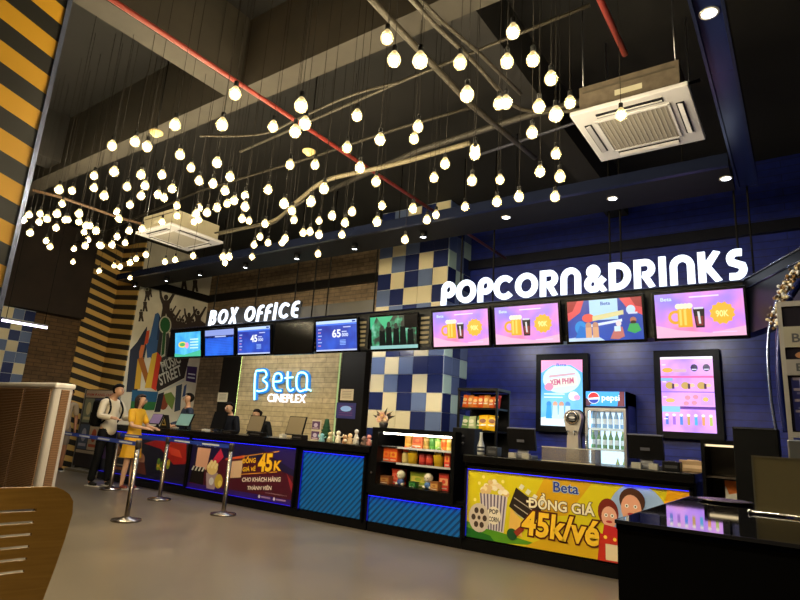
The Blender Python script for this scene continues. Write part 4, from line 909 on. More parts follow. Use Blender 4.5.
# =================================================================== SNACKS IN THE DISPLAY CASE
def carton(x, y, z, w, d, h, c, c2, name, label, cat='snack box', rot=0, group='snacks in the display case'):
    t = thing(name, label, cat, (x, y, z), rot, group)
    mb = MB().rbox(-w/2, w/2, -d/2, d/2, 0, h*.94, mat(c, .45), .004, 1); A = Art(mb, 0, -d/2-.0005, .4)
    A.rect(-w*.42, h*.32, w*.42, h*.72, c2); A.disc(0, h*.52, w*.2, h*.12, c); A.rect(-w*.35, h*.1, w*.35, h*.16, (.9, .88, .82)); mb.build('carton', t)
    MB().bx(-w/2-.003, w/2+.003, -d/2-.003, d/2+.003, h*.9, h, mat(tuple(min(1, k*.85) for k in c), .45)).build('lid', t); return t
def jar(x, y, z, r, h, c, c2, name, label, cat='snack tub', group='snacks in the display case'):
    t = thing(name, label, cat, (x, y, z), 0, group)
    MB().lathe([(0, 0), (r*.9, 0), (r, h*.05), (r, h*.82), (r*.85, h*.88), (0, h*.88)], (0, 0, 0), mat(c, .35), 18).build('tub', t)
    MB().lathe([(r*1.006, h*.25), (r*1.012, h*.26), (r*1.012, h*.66), (r*1.006, h*.67)], (0, 0, 0), mat(c2, .5), 18).build('label_band', t)
    MB().cyl((0, 0, h*.86), r*.93, 0, h*.14, mat(tuple(k*.75 for k in c2), .4), 18).build('lid', t); return t
def bucket(x, y, z, r, h, c, label, face=False, group='snacks in the display case'):
    t = thing('popcorn_bucket', label, 'bucket', (x, y, z), 0, group)
    mb = MB().lathe([(0, 0), (r*.78, 0), (r, h*.75), (r*1.05, h*.78), (0, h*.8)], (0, 0, 0), mat(c, .4), 20); mb.build('tub', t)
    mb = MB(); q = random.Random(int(x*100))
    for k in range(22): a = q.uniform(0, 6.28); d = q.uniform(0, r*.8); mb.ball((d*math.cos(a), d*math.sin(a), h*.80+q.uniform(0, h*.12)), r*.2, mat((.97, .88, .45), .8), 6)
    mb.build('popcorn', t)
    MB().tube([(r*1.0*math.cos(PI*k/12), 0, h*.76+r*1.5*math.sin(PI*k/12)) for k in range(13)], .003, WHITE, 6).build('handle', t); return t
def cx(u, v=470): return PY(u, v, 6.28).x
OR = (.90, .34, .12)
jar(cx(407), 6.30, Z3, .058, .19, (.82, .62, .28), (.70, .50, .15), 'snack_jar', 'tall amber snack jar at the left of the top shelf in display case')
carton(cx(417), 6.30, Z3, .15, .1, .18, (.80, .42, .22), (.65, .28, .14), 'snack_box', 'brown orange snack box second on top shelf of display case')
for k, (u, c, c2, lb) in enumerate([(425.5, (.78, .62, .32), (.62, .50, .20), 'tan snack tub third on top shelf of display case'), (431.5, (.35, .60, .22), (.25, .5, .18), 'dark green snack tub in the middle of top shelf'),
        (437.5, (.52, .74, .28), (.7, .8, .4), 'light green snack tub right of the dark green one'), (443.5, (.92, .55, .20), (.85, .40, .12), 'orange snack tub near right end of top shelf'), (449, (.90, .80, .45), (.75, .62, .2), 'pale yellow tub at the right end of top shelf')]):
    jar(cx(u), 6.28, Z3, .042, .15, c, c2, 'snack_tub', lb)
carton(cx(388.5), 6.26, Z2+.0, .13, .12, .17, OR, (.95, .5, .2), 'snack_box', 'orange snack box at left end of middle shelf in case')
carton(cx(396), 6.26, Z2, .12, .12, .17, OR, (.95, .62, .2), 'snack_box', 'orange snack box beside the leftmost one on middle shelf')
t = thing('sauce_bottle', 'tall bottle with red top on middle shelf of display case', 'bottle', (cx(406), 6.26, Z2), 0, 'snacks in the display case')
MB().lathe([(0, 0), (.045, 0), (.05, .02), (.05, .11), (.03, .14)], (0, 0, 0), mat((.78, .70, .45), .3), 16).build('bottle_body', t); MB().lathe([(.032, .13), (.04, .15), (.03, .20), (0, .205)], (0, 0, 0), mat((.8, .2, .12), .3), 16).build('cap', t)
bucket(cx(414), 6.24, Z2, .068, .16, (.97, .80, .10), 'yellow popcorn bucket on middle shelf, nearer the case middle')
jar(cx(423), 6.26, Z2, .045, .13, (.66, .14, .12), (.8, .25, .2), 'snack_tub', 'red tub right of the left yellow bucket')
jar(cx(430), 6.26, Z2, .045, .13, (.70, .16, .14), (.85, .3, .2), 'snack_tub', 'red tub left of the right yellow bucket')
bucket(cx(440), 6.24, Z2, .068, .16, (.97, .80, .10), 'yellow popcorn bucket near right end of the middle shelf')
carton(cx(449.5), 6.26, Z2, .08, .1, .19, (.86, .24, .18), (.95, .6, .3), 'snack_box', 'red snack box at right end of the middle shelf')
carton(cx(389.5), 6.22, Z1, .15, .1, .10, (.60, .36, .18), (.75, .55, .3), 'snack_box', 'low brown snack box at left end of the bottom shelf')
carton(cx(397), 6.34, Z1, .17, .1, .19, (.88, .28, .18), (.95, .5, .4), 'snack_box', 'red orange snack box on bottom shelf, left')
def plush(u, label, c):
    t = thing('plush_toy', label, 'toy', (cx(u), 6.22, Z1), 0, 'snacks in the display case'); w = mat((.92, .88, .80), .8); b = mat(c, .7)
    MB().ball((0, 0, .045), .05, b, 14, (1, .9, .9)).build('body', t); MB().ball((0, 0, .13), .058, w, 14).ball((-.02, -.055, .13), .007, BLACK, 6).ball((.02, -.055, .13), .007, BLACK, 6).build('head', t)
    for s in (-1, 1): MB().ball((s*.045, -.02, .02), .022, w, 10, (1, 1.4, .8)).build('foot', t)
plush(404, 'white headed plush toy with blue body, left one on bottom shelf', (.25, .35, .6)); plush(431.5, 'white headed plush toy with blue body, right one on bottom shelf', (.3, .45, .7))
carton(cx(418), 6.34, Z1, .24, .1, .18, (.62, .70, .22), (.85, .80, .35), 'snack_box', 'wide green and yellow snack box in middle of bottom shelf')
carton(cx(418), 6.2, Z1, .10, .08, .07, (.12, .40, .20), (.3, .6, .3), 'snack_box', 'small green snack box at front of bottom shelf')
carton(cx(445), 6.30, Z1, .13, .1, .20, (.86, .26, .20), (.95, .7, .5), 'snack_box', 'tall red snack box at right end of the bottom shelf', rot=.1)
carton(cx(440), 6.2, Z1, .12, .08, .10, (.72, .45, .22), (.85, .65, .35), 'snack_box', 'low tan snack box at the right front of bottom shelf', rot=-.1)
# flower like decoration on top of the case
p = PY(384, 418, 6.36); t = thing('flower_arrangement', 'peach and brown flower arrangement on top of display case', 'flowers', (p.x, 6.36, 1.29))
mb = MB().lathe([(0, 0), (.05, 0), (.065, .06), (.05, .07), (0, .07)], (0, 0, 0), mat((.2, .18, .2), .5), 16); mb.build('pot', t)
mb = MB(); q = random.Random(5)
for k in range(9):
    a = k*.7; c = Vector((.075*math.cos(a)*(k > 0), .05*math.sin(a), .13+.035*math.sin(k*2)))
    for j in range(6): b = j*PI/3; mb.ball(c+Vector((.026*math.cos(b), -.012, .026*math.sin(b))), .022, mat([(.86, .68, .58), (.8, .6, .5), (.9, .78, .7)][k % 3], .7), 8, (1, .5, 1))
    mb.ball(c+Vector((0, -.02, 0)), .012, mat((.9, .75, .35), .7), 6)
mb.build('blossoms', t)
mb = MB()
for a, l in ((.1, .2), (.5, .16), (2.6, .17), (3.05, .2), (2.9, .14), (.3, .13), (1.2, .14)):
    c = Vector((0, 0, .09)); e = Vector((math.cos(a)*l, .0, .06+math.sin(a)*l)); n_ = Vector((-math.sin(a), 0, math.cos(a)))*.022
    mb.add([c, (c+e)/2+n_+Vector((0, -.02, .05)), c+e, (c+e)/2-n_+Vector((0, -.02, .05))], [(0, 1, 2, 3)], mat((.30, .26, .22), .6))
mb.build('leaves', t)
# =================================================================== ON THE BOX OFFICE COUNTER
def desk_screen(u, v, y, w, h, label, c, tilt=.25, name='desk_monitor', cat='monitor'):
    p = PY(u, v, y); t = thing(name, label, cat, (p.x, y, CT)); zc = h/2+.03; M = Matrix.Rotation(-tilt, 3, 'X')
    mb = MB().box((0, .05, zc+.02), (w, .025, h), mat((.05, .05, .055), .4), M); mb.build('monitor_shell', t)
    off = M @ Vector((0, -.0135, 0)); mb = MB().box((off.x, .05+off.y, zc+.02+off.z), (w*.94, .003, h*.92), c, M); mb.build('panel', t)
    mb = MB().lathe([(0, 0), (.1, 0), (.1, .01), (.03, .02), (.022, .06), (0, .06)], (0, .09, 0), BLACK, 16); mb.build('stand', t); return t
desk_screen(254, 424, 6.4, .36, .27, 'customer facing screen switched off, beige, left of the two', mat((.48, .42, .32), .35))
desk_screen(294, 425, 6.4, .36, .29, 'customer facing screen switched off, beige, right of the two', mat((.50, .44, .33), .35))
desk_screen(183, 418, 6.4, .42, .24, 'pale turquoise sheet stand in front of the man in blue', mat((.52, .68, .66), .5), .35, 'sheet_stand', 'stand')
t = desk_screen(155, 415, 6.42, .34, .2, 'lilac and white tablet display beside woman in yellow', mat((.62, .52, .68), .4), .35, 'tablet_display', 'display')
p = PY(166, 420, 6.3); t = thing('triangular_sign', 'small black triangular tent sign with gold mark on counter', 'sign', (p.x, 6.3, CT))
MB().prism([(-.13, 0), (.13, 0), (.02, .24), (-.02, .24)], -.03, .03, mat((.10, .08, .06), .5)).build('tent_card', t)
mb = MB().prism([(-.065, .05), (.065, .05), (0, .17)], -.0335, -.0305, mat((.72, .6, .3), .5)).prism([(-.04, .065), (.04, .065), (0, .14)], -.036, -.0335, mat((.1, .08, .06), .5)); mb.build('gold_mark', t)
p = PY(317, 429, 6.3); t = thing('leaflet_stand', 'small two-tier leaflet stand with purple cards on counter', 'stand', (p.x-.02, 6.3, CT))
mb = MB().bx(-.09, .09, 0, .01, 0, .30, CREAM).bx(-.09, .09, -.06, .01, 0, .01, CREAM); mb.build('frame', t)
for z in (.02, .165): mb = MB().bx(-.075, .075, -.012, -.002, z, z+.115, mat((.34, .22, .38), .5)); A = Art(mb, 0, -.013); A.disc(0, z+.06, .04, .03, (.75, .7, .8)); A.rect(-.06, z+.01, .06, z+.022, (.8, .7, .75)); mb.build('card', t)
p = PY(326, 432, 6.42); t = thing('tabletop_tree', 'small green christmas tree behind the leaflet stand', 'tree', (p.x, 6.42, CT))
mb = MB()
for k in range(5): mb.lathe([(.105-.017*k, .04+.05*k), (.11-.017*k, .05+.05*k), (.03, .12+.05*k), (0, .13+.05*k)], (0, 0, 0), mat((.05, .26, .14), .8), 9)
mb.build('foliage', t); MB().cyl((0, 0, 0), .018, 0, .06, mat((.3, .2, .1), .7), 8).build('trunk', t)
# figurines and clutter
fc = [((.45, .66, .70), 'pale turquoise'), ((.72, .66, .50), 'sand coloured'), ((.86, .82, .72), 'ivory'), ((.62, .45, .32), 'brown'), ((.85, .72, .55), 'peach'), ((.80, .78, .74), 'white'), ((.45, .35, .3), 'dark brown'), ((.78, .5, .45), 'salmon')]
px_ = [(322, 437), (330, 438), (338, 439), (345, 440), (350, 437), (356, 440), (364, 441), (369, 441)]
labs = ['turquoise curled figurine next to the green tabletop tree', 'sand coloured little figurine on box office counter', 'ivory little figurine left of the tall white one', 'brown little figurine standing between pale ones', 'peach figurine with round head on counter', 'tall white bottle shaped figurine on the counter', 'dark brown figurine close to the display case', 'salmon figurine nearest the display case']
for k, ((u, v), (c, nm)) in enumerate(zip(px_, fc)):
    y = 6.18+.05*(k % 2); p = PY(u, v, y); t = thing('figurine', labs[k], 'figurine', (p.x, y, CT), .3*k, 'figurines on the box office counter'); m_ = mat(c, .5)
    h = .10+.03*(k % 3)+(.04 if k == 5 else 0)
    MB().lathe([(0, 0), (.04, 0), (.045, .01), (.03, h*.5), (.018, h*.7), (0, h*.72)], (0, 0, 0), m_, 14).build('base', t)
    MB().ball((0, 0, h*.85), .032, mat(tuple(min(1, q*1.12) for q in c), .5), 12).build('head', t)
    if k % 2 == 0: MB().tube([(-.03, 0, h*.5), (-.06, -.01, h*.65), (-.07, 0, h*.9)], .009, m_, 6).tube([(.03, 0, h*.5), (.06, -.01, h*.55), (.075, 0, h*.75)], .009, m_, 6).build('arms', t)
    else: MB().ball((0, -.03, h*.4), .022, mat((.95, .9, .8), .5), 8).build('belly', t)
# low items on the counter
def low(u, v, y, w, d, h, label, c, name, cat):
    p = PY(u, v, y); t = thing(name, label, cat, (p.x, y, CT)); MB().rbox(-w/2, w/2, -d/2, d/2, 0, h, mat(c, .4), .006, 2).build('case', t)
    MB().bx(-w*.35, w*.35, -d/2-.003, -d/2, h*.3, h*.6, mat(tuple(min(1, k+.15) for k in c), .4)).bx(-w*.2, w*.2, -d*.2, d*.2, h, h+.006, mat(tuple(min(1, k+.1) for k in c), .4)).build('slot', t); return t
low(230, 431, 6.25, .26, .12, .05, 'low black card reader before left beige screen', (.08, .07, .07), 'card_reader', 'card reader')
low(258, 433, 6.2, .30, .12, .06, 'low black device under left beige screen', (.07, .06, .06), 'receipt_printer', 'printer')
low(300, 435, 6.2, .22, .12, .07, 'black receipt printer under right beige screen', (.08, .07, .07), 'receipt_printer', 'printer')
low(283, 435, 6.2, .08, .08, .06, 'small white cup shaped holder between the beige screens', (.75, .72, .66), 'card_holder', 'holder')
low(206, 430, 6.25, .12, .1, .04, 'small white slip box at left of counter before staff', (.72, .70, .66), 'slip_box', 'box')
# staff side monitors
desk_screen(217, 420, 6.5, .36, .3, 'black staff monitor seen from behind, beside the man in blue', mat((.05, .05, .055), .4), .2)
# =================================================================== POPCORN COUNTER ITEMS
def pos(u, y, w, h, label):
    p = PY(u, 440, y); t = thing('point_of_sale_terminal', label, 'till', (p.x, y, CT)); M = Matrix.Rotation(.22, 3, 'X')
    MB().box((0, .02, h/2+.09), (w, .035, h), mat((.06, .06, .07), .3), M).box((0, .0, h+.09), (w, .04, .012), mat((.4, .4, .44), .3), M).build('terminal_shell', t)
    mb = MB(); A = Art(mb, 0, -.001); A.rect(-.045, 0, .045, .03, (.32, .32, .36)); 
    o = mb.build('badge', t); o.location = (0, -.012, h*.36+.09); o.rotation_euler.x = .22
    MB().rbox(-w*.42, w*.42, -.02, .16, 0, .035, GREY, .006, 2).build('base', t); MB().box((0, .07, .07), (.12, .04, .09), mat((.5, .5, .52), .4)).build('neck', t)
    MB().bx(-w*.36, -w*.10, -.07, -.01, 0, .055, mat((.62, .60, .56), .5)).build('connector_box', t); MB().bx(w*.12, w*.36, -.07, -.01, 0, .055, mat((.62, .60, .56), .5)).build('connector_box', t); return t
pos(521, 6.3, .34, .24, 'black till terminal seen from behind, left one on popcorn counter')
pos(645, 6.3, .34, .24, 'black till terminal seen from behind, right of fridge on popcorn counter')
p = PY(467, 440, 6.3); t = thing('speaker_box', 'tall black box at left end of popcorn counter', 'box', (p.x, 6.3, CT)); MB().rbox(-.15, .15, -.1, .12, 0, .30, mat((.05, .055, .08), .4), .008, 2).build('case', t); MB().ball((.0, -.1, .2), .018, mat((.2, .2, .22), .4), 10).ball((0, -.1, .12), .018, mat((.2, .2, .22), .4), 10).build('buttons', t)
p = PY(481, 445, 6.25); t = thing('sauce_bottle', 'white plastic bottle with red base band beside the tall black box', 'bottle', (p.x, 6.25, CT)); MB().lathe([(0, 0), (.04, 0), (.043, .02), (.043, .10), (.02, .17), (.015, .24), (.018, .26), (0, .26)], (0, 0, 0), mat((.72, .72, .70), .4), 16).build('bottle_body', t); MB().lathe([(.044, .03), (.046, .035), (.046, .05), (.044, .055)], (0, 0, 0), mat((.2, .2, .25), .4), 16).lathe([(.044, .075), (.046, .08), (.046, .09), (.044, .095)], (0, 0, 0), mat((.2, .2, .25), .4), 16).build('band', t)
low(494, 450, 6.25, .14, .12, .10, 'black card reader between white bottle and left till', (.12, .12, .14), 'card_reader', 'card reader')
low(672, 462, 6.25, .16, .14, .09, 'black receipt printer right of the right till', (.06, .06, .07), 'receipt_printer', 'printer')
low(693, 462, 6.5, .24, .10, .11, 'beige cardboard box at right end of popcorn counter', (.68, .56, .42), 'cardboard_box', 'box')
# dispenser tower
p = PY(574, 440, 6.42); t = thing('drink_tower', 'tall chrome drink dispensing tower with round badge on counter', 'dispenser', (p.x, 6.42, CT))
prof = [(-.075, 0), (-.065, .15), (-.06, .30), (-.09, .42), (-.10, .48), (-.085, .53), (-.045, .56), (.045, .56), (.085, .53), (.10, .48), (.09, .42), (.06, .30), (.065, .15), (.075, 0)]
MB().prism(prof, -.05, .05, mat((.74, .72, .70), .3, .35)).build('column', t); MB().prism([(x*1.12, z+(.012 if z > .3 else 0)) for x, z in prof], .05, .07, mat((.05, .06, .1), .3)).build('back_shell', t)
MB().lathe([(0, .0), (.07, 0), (.078, -.006), (.078, -.012), (.065, -.014), (0, -.014)], (0, -.05, .48), CHROME, 24, 'Y').build('badge_rim', t); MB().lathe([(0, -.016), (.055, -.016), (.055, -.012)], (0, -.05, .48), mat((.12, .12, .14), .4), 24, 'Y').build('badge', t)
mb = MB(); A = Art(mb, 0, -.067, .3); A.disc(0, .48, .035, .012, (.8, .8, .82)); A.rect(-.035, .45, .035, .455, (.7, .7, .72)); A.rect(-.03, .505, .03, .51, (.7, .7, .72)); mb.build('badge_lettering', t)
MB().tube([(-.04, -.05, .33), (-.04, -.10, .33), (-.04, -.105, .29)], .010, CHROME, 8).build('tap', t); MB().tube([(.04, -.05, .33), (.04, -.10, .33), (.04, -.105, .29)], .010, CHROME, 8).build('tap', t)
# clear acrylic bin
p0 = PY(545, 460, 6.2); p1 = PY(598, 463, 6.2); t = thing('acrylic_bin', 'long clear acrylic tray in front of the chrome tower', 'tray', ((p0.x+p1.x)/2, 6.2, CT)); w = (p1.x-p0.x)/2
ac = mat((.55, .52, .50), .08, 0, 0, .30)
MB().bx(-w, w, -.10, -.094, 0, .15, ac).bx(-w, w, .094, .10, 0, .15, ac).bx(-w, -w+.006, -.094, .094, 0, .15, ac).bx(w-.006, w, -.094, .094, 0, .15, ac).bx(.12, .126, -.094, .094, 0, .15, ac).build('walls', t)
MB().bx(-w, w, -.101, -.096, .145, .153, mat((.8, .78, .74), .2)).bx(-w, w, -.101, -.096, 0, .006, mat((.75, .7, .6), .2)).build('rim', t)
# =================================================================== SNACK RACK
ya = 7.5; xa = PY(459, 400, ya).x; xb = PY(497, 400, ya).x; t = thing('snack_rack', 'black wire snack rack against the navy wall', 'rack', (xa, ya, 0)); w = xb-xa; zt = PY(470, 388, ya).z
mb = MB()
for x in (0, w):
    for y in (0, .4): mb.bx(x-.015, x+.015, y-.015, y+.015, 0, zt, BLACK)
mb.build('frame', t)
MB().bx(-.02, w+.02, -.02, .42, zt-.04, zt, BLACK).build('top_board', t); zs1 = PY(475, 407.5, ya).z; zs2 = PY(475, 430, ya).z
for z in (zs1, zs2, .9, .4): MB().bx(0, w, -.01, .41, z-.025, z, BLACK).build('shelf', t)
MB().bx(.02, w-.02, .40, .405, .4, zt-.05, mat((.04, .04, .05), .6)).build('back_board', t)
def packet(x, y, z, w, h, c, c2, label, tilt=0., lean=.15):
    t = thing('snack_packet', label, 'snack packet', (x, y, z+.002), 0, 'snack packets on the rack'); t.rotation_euler = (-lean, tilt, 0)
    mb = MB(); n = 8; vs = []; fs = []
    for s in (-1, 1):
        for i in range(n+1):
            for j in range(n+1):
                a = i/n*2-1; b = j/n; th = .028*(1-a**4)*(1-(2*b-1)**4); vs.append((a*w/2*(1-.06*math.sin(b*PI)), s*th, b*h))
    for s in range(2):
        for i in range(n):
            for j in range(n): k = s*(n+1)**2+i*(n+1)+j; fs.append((k, k+n+1, k+n+2, k+1))
    mb.add(vs, fs, mat(c, .3), True); mb.build('bag', t)
    m2 = MB(); A = Art(m2, 0, -.032, .35); A.disc(0, h*.6, w*.32, h*.14, c2); A.rect(-w*.3, h*.28, w*.3, h*.36, (.95, .92, .85)); m2.build('printed_label', t)
    return t
for k in range(7):
    c = [(.92, .42, .15), (.88, .55, .25), (.95, .50, .18), (.85, .35, .12), (.92, .60, .28), (.88, .40, .14), (.60, .14, .12)][k]
    packet(xa+.05+k*(w-.1)/6, ya+.10+.02*(k % 2), zs1, .10, .19-.02*(k % 3 == 2), c, (.98, .8, .5), ['orange snack packet at left end of rack top shelf', 'pale orange packet second on rack top shelf', 'orange packet third on rack top shelf', 'dark orange packet in the middle of rack top shelf', 'light orange packet right of middle on rack top shelf', 'orange packet sixth on rack top shelf', 'dark red packet at right end of rack top shelf'][k], .05*(-1)**k)
for k in range(5):
    c = [(.45, .62, .35), (.75, .80, .62), (.40, .58, .30), (.96, .72, .06), (.97, .75, .08)][k]; lb = ['green packet at left end of rack second shelf', 'pale green packet second on rack second shelf', 'darker green packet third on rack second shelf', 'yellow packet left one on rack second shelf', 'yellow packet right one on rack second shelf'][k]
    packet(xa+.05+k*(w-.14)/4, ya+(.12 if k < 3 else .02), zs2, .13 if k < 3 else .16, .20 if k < 3 else .22, c, (.9, .9, .8) if k < 3 else (.5, .25, .05), lb, .08*(-1)**k)
# =================================================================== FRIDGE
yf = 8.2; xf0 = PY(586, 440, yf).x; xf1 = PY(627, 440, yf).x; w = xf1-xf0
t = thing('drinks_fridge', 'glass door drinks fridge with lit pepsi header against navy wall', 'fridge', (xf0, yf, 0)); FB = mat((.05, .09, .26), .35)
zh1 = PY(605, 391, yf).z; zh0 = PY(605, 406, yf).z; d = YB-yf-.02
MB().bx(0, .03, 0, d, .08, zh1, FB).bx(w-.03, w, 0, d, .08, zh1, FB).bx(.03, w-.03, d-.03, d, .08, zh1, mat((.75, .8, .85), .5)).bx(.03, w-.03, 0, d-.03, .08, .25, FB).bx(0, w, 0, d, zh0-.03, zh1, FB).bx(.03, w-.03, .05, d-.03, 0, .08, BLACK).build('cabinet', t)
mb = MB(); mb.bx(.012, w-.012, -.02, 0, zh0, zh1-.01, mat((.2, .6, .92), .3, 0, 1.5)); A = Art(mb, 1.2, -.02, .3)
hh = zh1-zh0; A.poly([(w*.8, zh0), (w-.012, zh0), (w-.012, zh1-.01), (w*.86, zh1-.01)], (.45, .2, .25)); A.poly([(.012, zh0), (w*.12, zh0), (w*.2, zh0+hh*.3), (.012, zh0+hh*.5)], (.35, .2, .3))
gx, gz = w*.22, zh0+hh*.52; g = hh*.36
A.disc(gx, gz, g*1.1, g*1.1, (.95, .97, 1.)); A.poly([(gx+g*math.cos(a), gz+g*math.sin(a)) for a in [PI*.0+.15+k*(PI-.1)/10 for k in range(11)]]+[(gx+g*.2, gz+g*.1)], (.90, .18, .22)); A.poly([(gx+g*math.cos(a), gz+g*math.sin(a)) for a in [PI+.35+k*(PI-.6)/10 for k in range(11)]]+[(gx-g*.1, gz-g*.3)], (.08, .25, .7))
A.text('pepsi', w*.42, zh0+hh*.22, w*.86, zh0+hh*.74, (.93, .97, 1.), .02); mb.build('header', t)
MB().bx(.05, w-.05, d-.034, d-.031, .3, zh0-.06, mat((.75, .9, 1.), .3, 0, 1.6)).bx(.031, .045, .05, .07, .3, zh0-.06, mat((.8, .93, 1.), .3, 0, 5)).bx(w-.045, w-.031, .05, .07, .3, zh0-.06, mat((.8, .93, 1.), .3, 0, 5)).build('interior_light', t)
mb = MB().bx(0, .035, -.03, -.002, .25, zh0-.03, STEEL).bx(w-.035, w, -.03, -.002, .25, zh0-.03, STEEL).bx(.035, w-.035, -.03, -.002, zh0-.075, zh0-.03, STEEL).bx(.035, w-.035, -.03, -.002, .25, .3, STEEL); do = mb.build('door', t)
MB().bx(.035, w-.035, -.02, -.015, .3, zh0-.075, mat((.9, .97, 1.), .02, 0, 0, .08)).build('glass', do); MB().tube([(.02, -.035, 1.0), (.02, -.06, 1.02), (.02, -.06, 1.35), (.02, -.035, 1.37)], .009, CHROME, 8).build('handle', do)
zsA = PY(605, 429, yf).z; zsB = PY(605, 449.5, yf).z
for z in (zsA, zsB, zsB-.33, zsB-.62): MB().bx(.03, w-.03, .03, d-.05, z-.012, z, WHITE).bx(.03, w-.03, .02, .03, z-.02, z+.012, mat((.8, .88, .92), .4)).build('shelf', t)
MB().bx(w+.001, w+.004, .1, .5, .6, 1.8, mat((.10, .16, .42), .35)).build('side_decal', t)
sd = MB(); vs, fs, x0, x1, y0, y1 = text_geo('pepsi', .02, 0); sd.add([(w+.006, .14+(x-x0)/(x1-x0)*.32, 1.45+(y-y0)/(y1-y0)*.12) for x, y in vs], fs, mat((.35, .42, .66), .4)); sd.build('side_lettering', t)
def bottle(x, y, z, c, cap, label, group, h=.2):
    t = thing('drink_bottle', label, 'bottle', (x, y, z), 0, group); k = h/.2
    MB().lathe([(0, 0), (.026, 0), (.03, .01*k), (.03, .12*k), (.026, .135*k), (.012, .17*k), (.011, .185*k), (0, .186*k)], (0, 0, 0), c, 14).build('bottle_body', t)
    MB().cyl((0, 0, .183*k), .013, 0, .018*k, cap, 12).build('cap', t); MB().lathe([(.0305, .05*k), (.031, .055*k), (.031, .10*k), (.0305, .105*k)], (0, 0, 0), mat((.8, .88, .95), .4), 14).build('label_band', t); return t
bA = bottle(xf0+.075, yf+.09, zsA, mat((.45, .66, .88), .1), mat((.1, .25, .6), .3), 'blue drink bottle on the upper lit shelf of the fridge', 'bottles in the fridge', .27)
bB = bottle(xf0+.075, yf+.09, zsB, mat((.25, .50, .28), .1), mat((.7, .75, .3), .3), 'green drink bottle on the second lit shelf of the fridge', 'bottles in the fridge', .25)
for k in range(1, 6): dup(bA, (xf0+.075+k*(w-.15)/5, yf+.09, zsA)); dup(bB, (xf0+.075+k*(w-.15)/5, yf+.09, zsB))
bC = bottle(xf0+.40, yf+.09, zsB-.33, mat((.5, .62, .3), .1), mat((.8, .8, .8), .3), 'pale bottle low in the fridge, left of the other low one', 'bottles in the fridge', .22); dup(bC, (xf0+.49, yf+.09, zsB-.33), 'pale bottle low in the fridge, closest to the right side')
# =================================================================== RIGHT-HAND AREA
t = thing('warming_cabinet', 'black warming cabinet with lit top, right end of popcorn counter', 'cabinet', (-.66, 6.05, 0))
MB().bx(-.16, .14, .02, .5, 0, .80, BODY).bx(-.16, -.13, .02, .5, .80, 1.32, BODY).bx(.11, .14, .02, .5, .80, 1.32, BODY).bx(-.16, .14, .02, .5, 1.32, 1.36, BODY).bx(-.13, .11, .46, .5, .80, 1.32, mat((.30, .26, .20), .4)).build('shell', t)
MB().bx(-.12, .10, .04, .10, 1.30, 1.318, mat((1., .9, .7), .3, 0, 1.2)).build('strip_light', t); MB().bx(-.13, .11, .06, .45, 1.02, 1.035, mat((.22, .18, .14), .5)).build('shelf', t)
mb = MB().bx(-.0, .11, .2, .21, .82, 1.0, mat((.92, .48, .16), .5)); A = Art(mb, 0, .199); A.poly([(0, .82), (.11, .82), (.11, .9), (.03, .88), (.01, .94), (0, .95)], (.9, .88, .85)); mb.build('orange_card', t)
t = thing('black_kiosk', 'tall plain black cabinet standing behind the near counter', 'cabinet', (-.34, 5.6, 0)); MB().rbox(-.17, .15, 0, .42, 0, 1.47, mat((.006, .006, .01), .6), .006, 2).build('case', t); MB().bx(-.16, .14, -.008, 0, 1.455, 1.465, mat((.2, .2, .22), .4)).build('top_edge', t)
# framed notice panel
yb = 5.2; a = PY(776, 302, yb); b = PY(784, 437, yb); t = thing('framed_notice_board', 'tall pale framed notice board cut off by the right edge', 'board', (a.x, yb, 0)); FRM = mat((.52, .50, .48), .4)
h0 = b.z; h1 = a.z; W = .8
MB().bx(0, .03, 0, .05, .0, h1, FRM).bx(W-.03, W, 0, .05, 0, h1, FRM).bx(.03, W-.03, 0, .05, h1-.04, h1, FRM).bx(.03, W-.03, 0, .05, h1-.36, h1-.20, mat((.50, .48, .42), .4)).bx(.03, W-.03, 0, .05, h0, h0+.04, FRM).bx(.03, W-.03, 0, .05, h0+.46, h0+.58, mat((.48, .46, .44), .4)).build('frame', t)
mb = MB().bx(.03, W-.03, .02, .04, h0+.04, h1-.04, mat((.10, .09, .12), .3)); A = Art(mb, 0, .019, .3); A.rect(.05, h0+.05, W-.05, h0+.44, (.10, .11, .30))
for k in range(5): A.rect(.08, h0+.10+k*.055, .5, h0+.115+k*.055, (.3, .3, .42))
for k in range(5): A.rect(.06, h1-.85+k*.08, .6-.05*(k % 2), h1-.83+k*.08, (.42, .38, .42))
A.disc(.16, h1-.42, .07, .03, (.6, .42, .28)); A.rect(.1, h1-.68, .35, h1-.6, (.5, .5, .6)); mb.build('posters', t)
mb = MB(); A = Art(mb, 0, -.001, .5); A.text('Beta', .08, h1-.325, .26, h1-.255, (.2, .2, .22)); A.text('Beta', .09, h0+.49, .27, h0+.55, (.2, .2, .22)); mb.build('lettering', t)
t = thing('steel_box', 'brushed steel box below the framed notice board', 'box', (.08, 5.0, 0)); MB().rbox(-.2, .3, 0, .15, 0, 1.37, mat((.50, .50, .50), .3, .8), .01, 2).build('case', t)
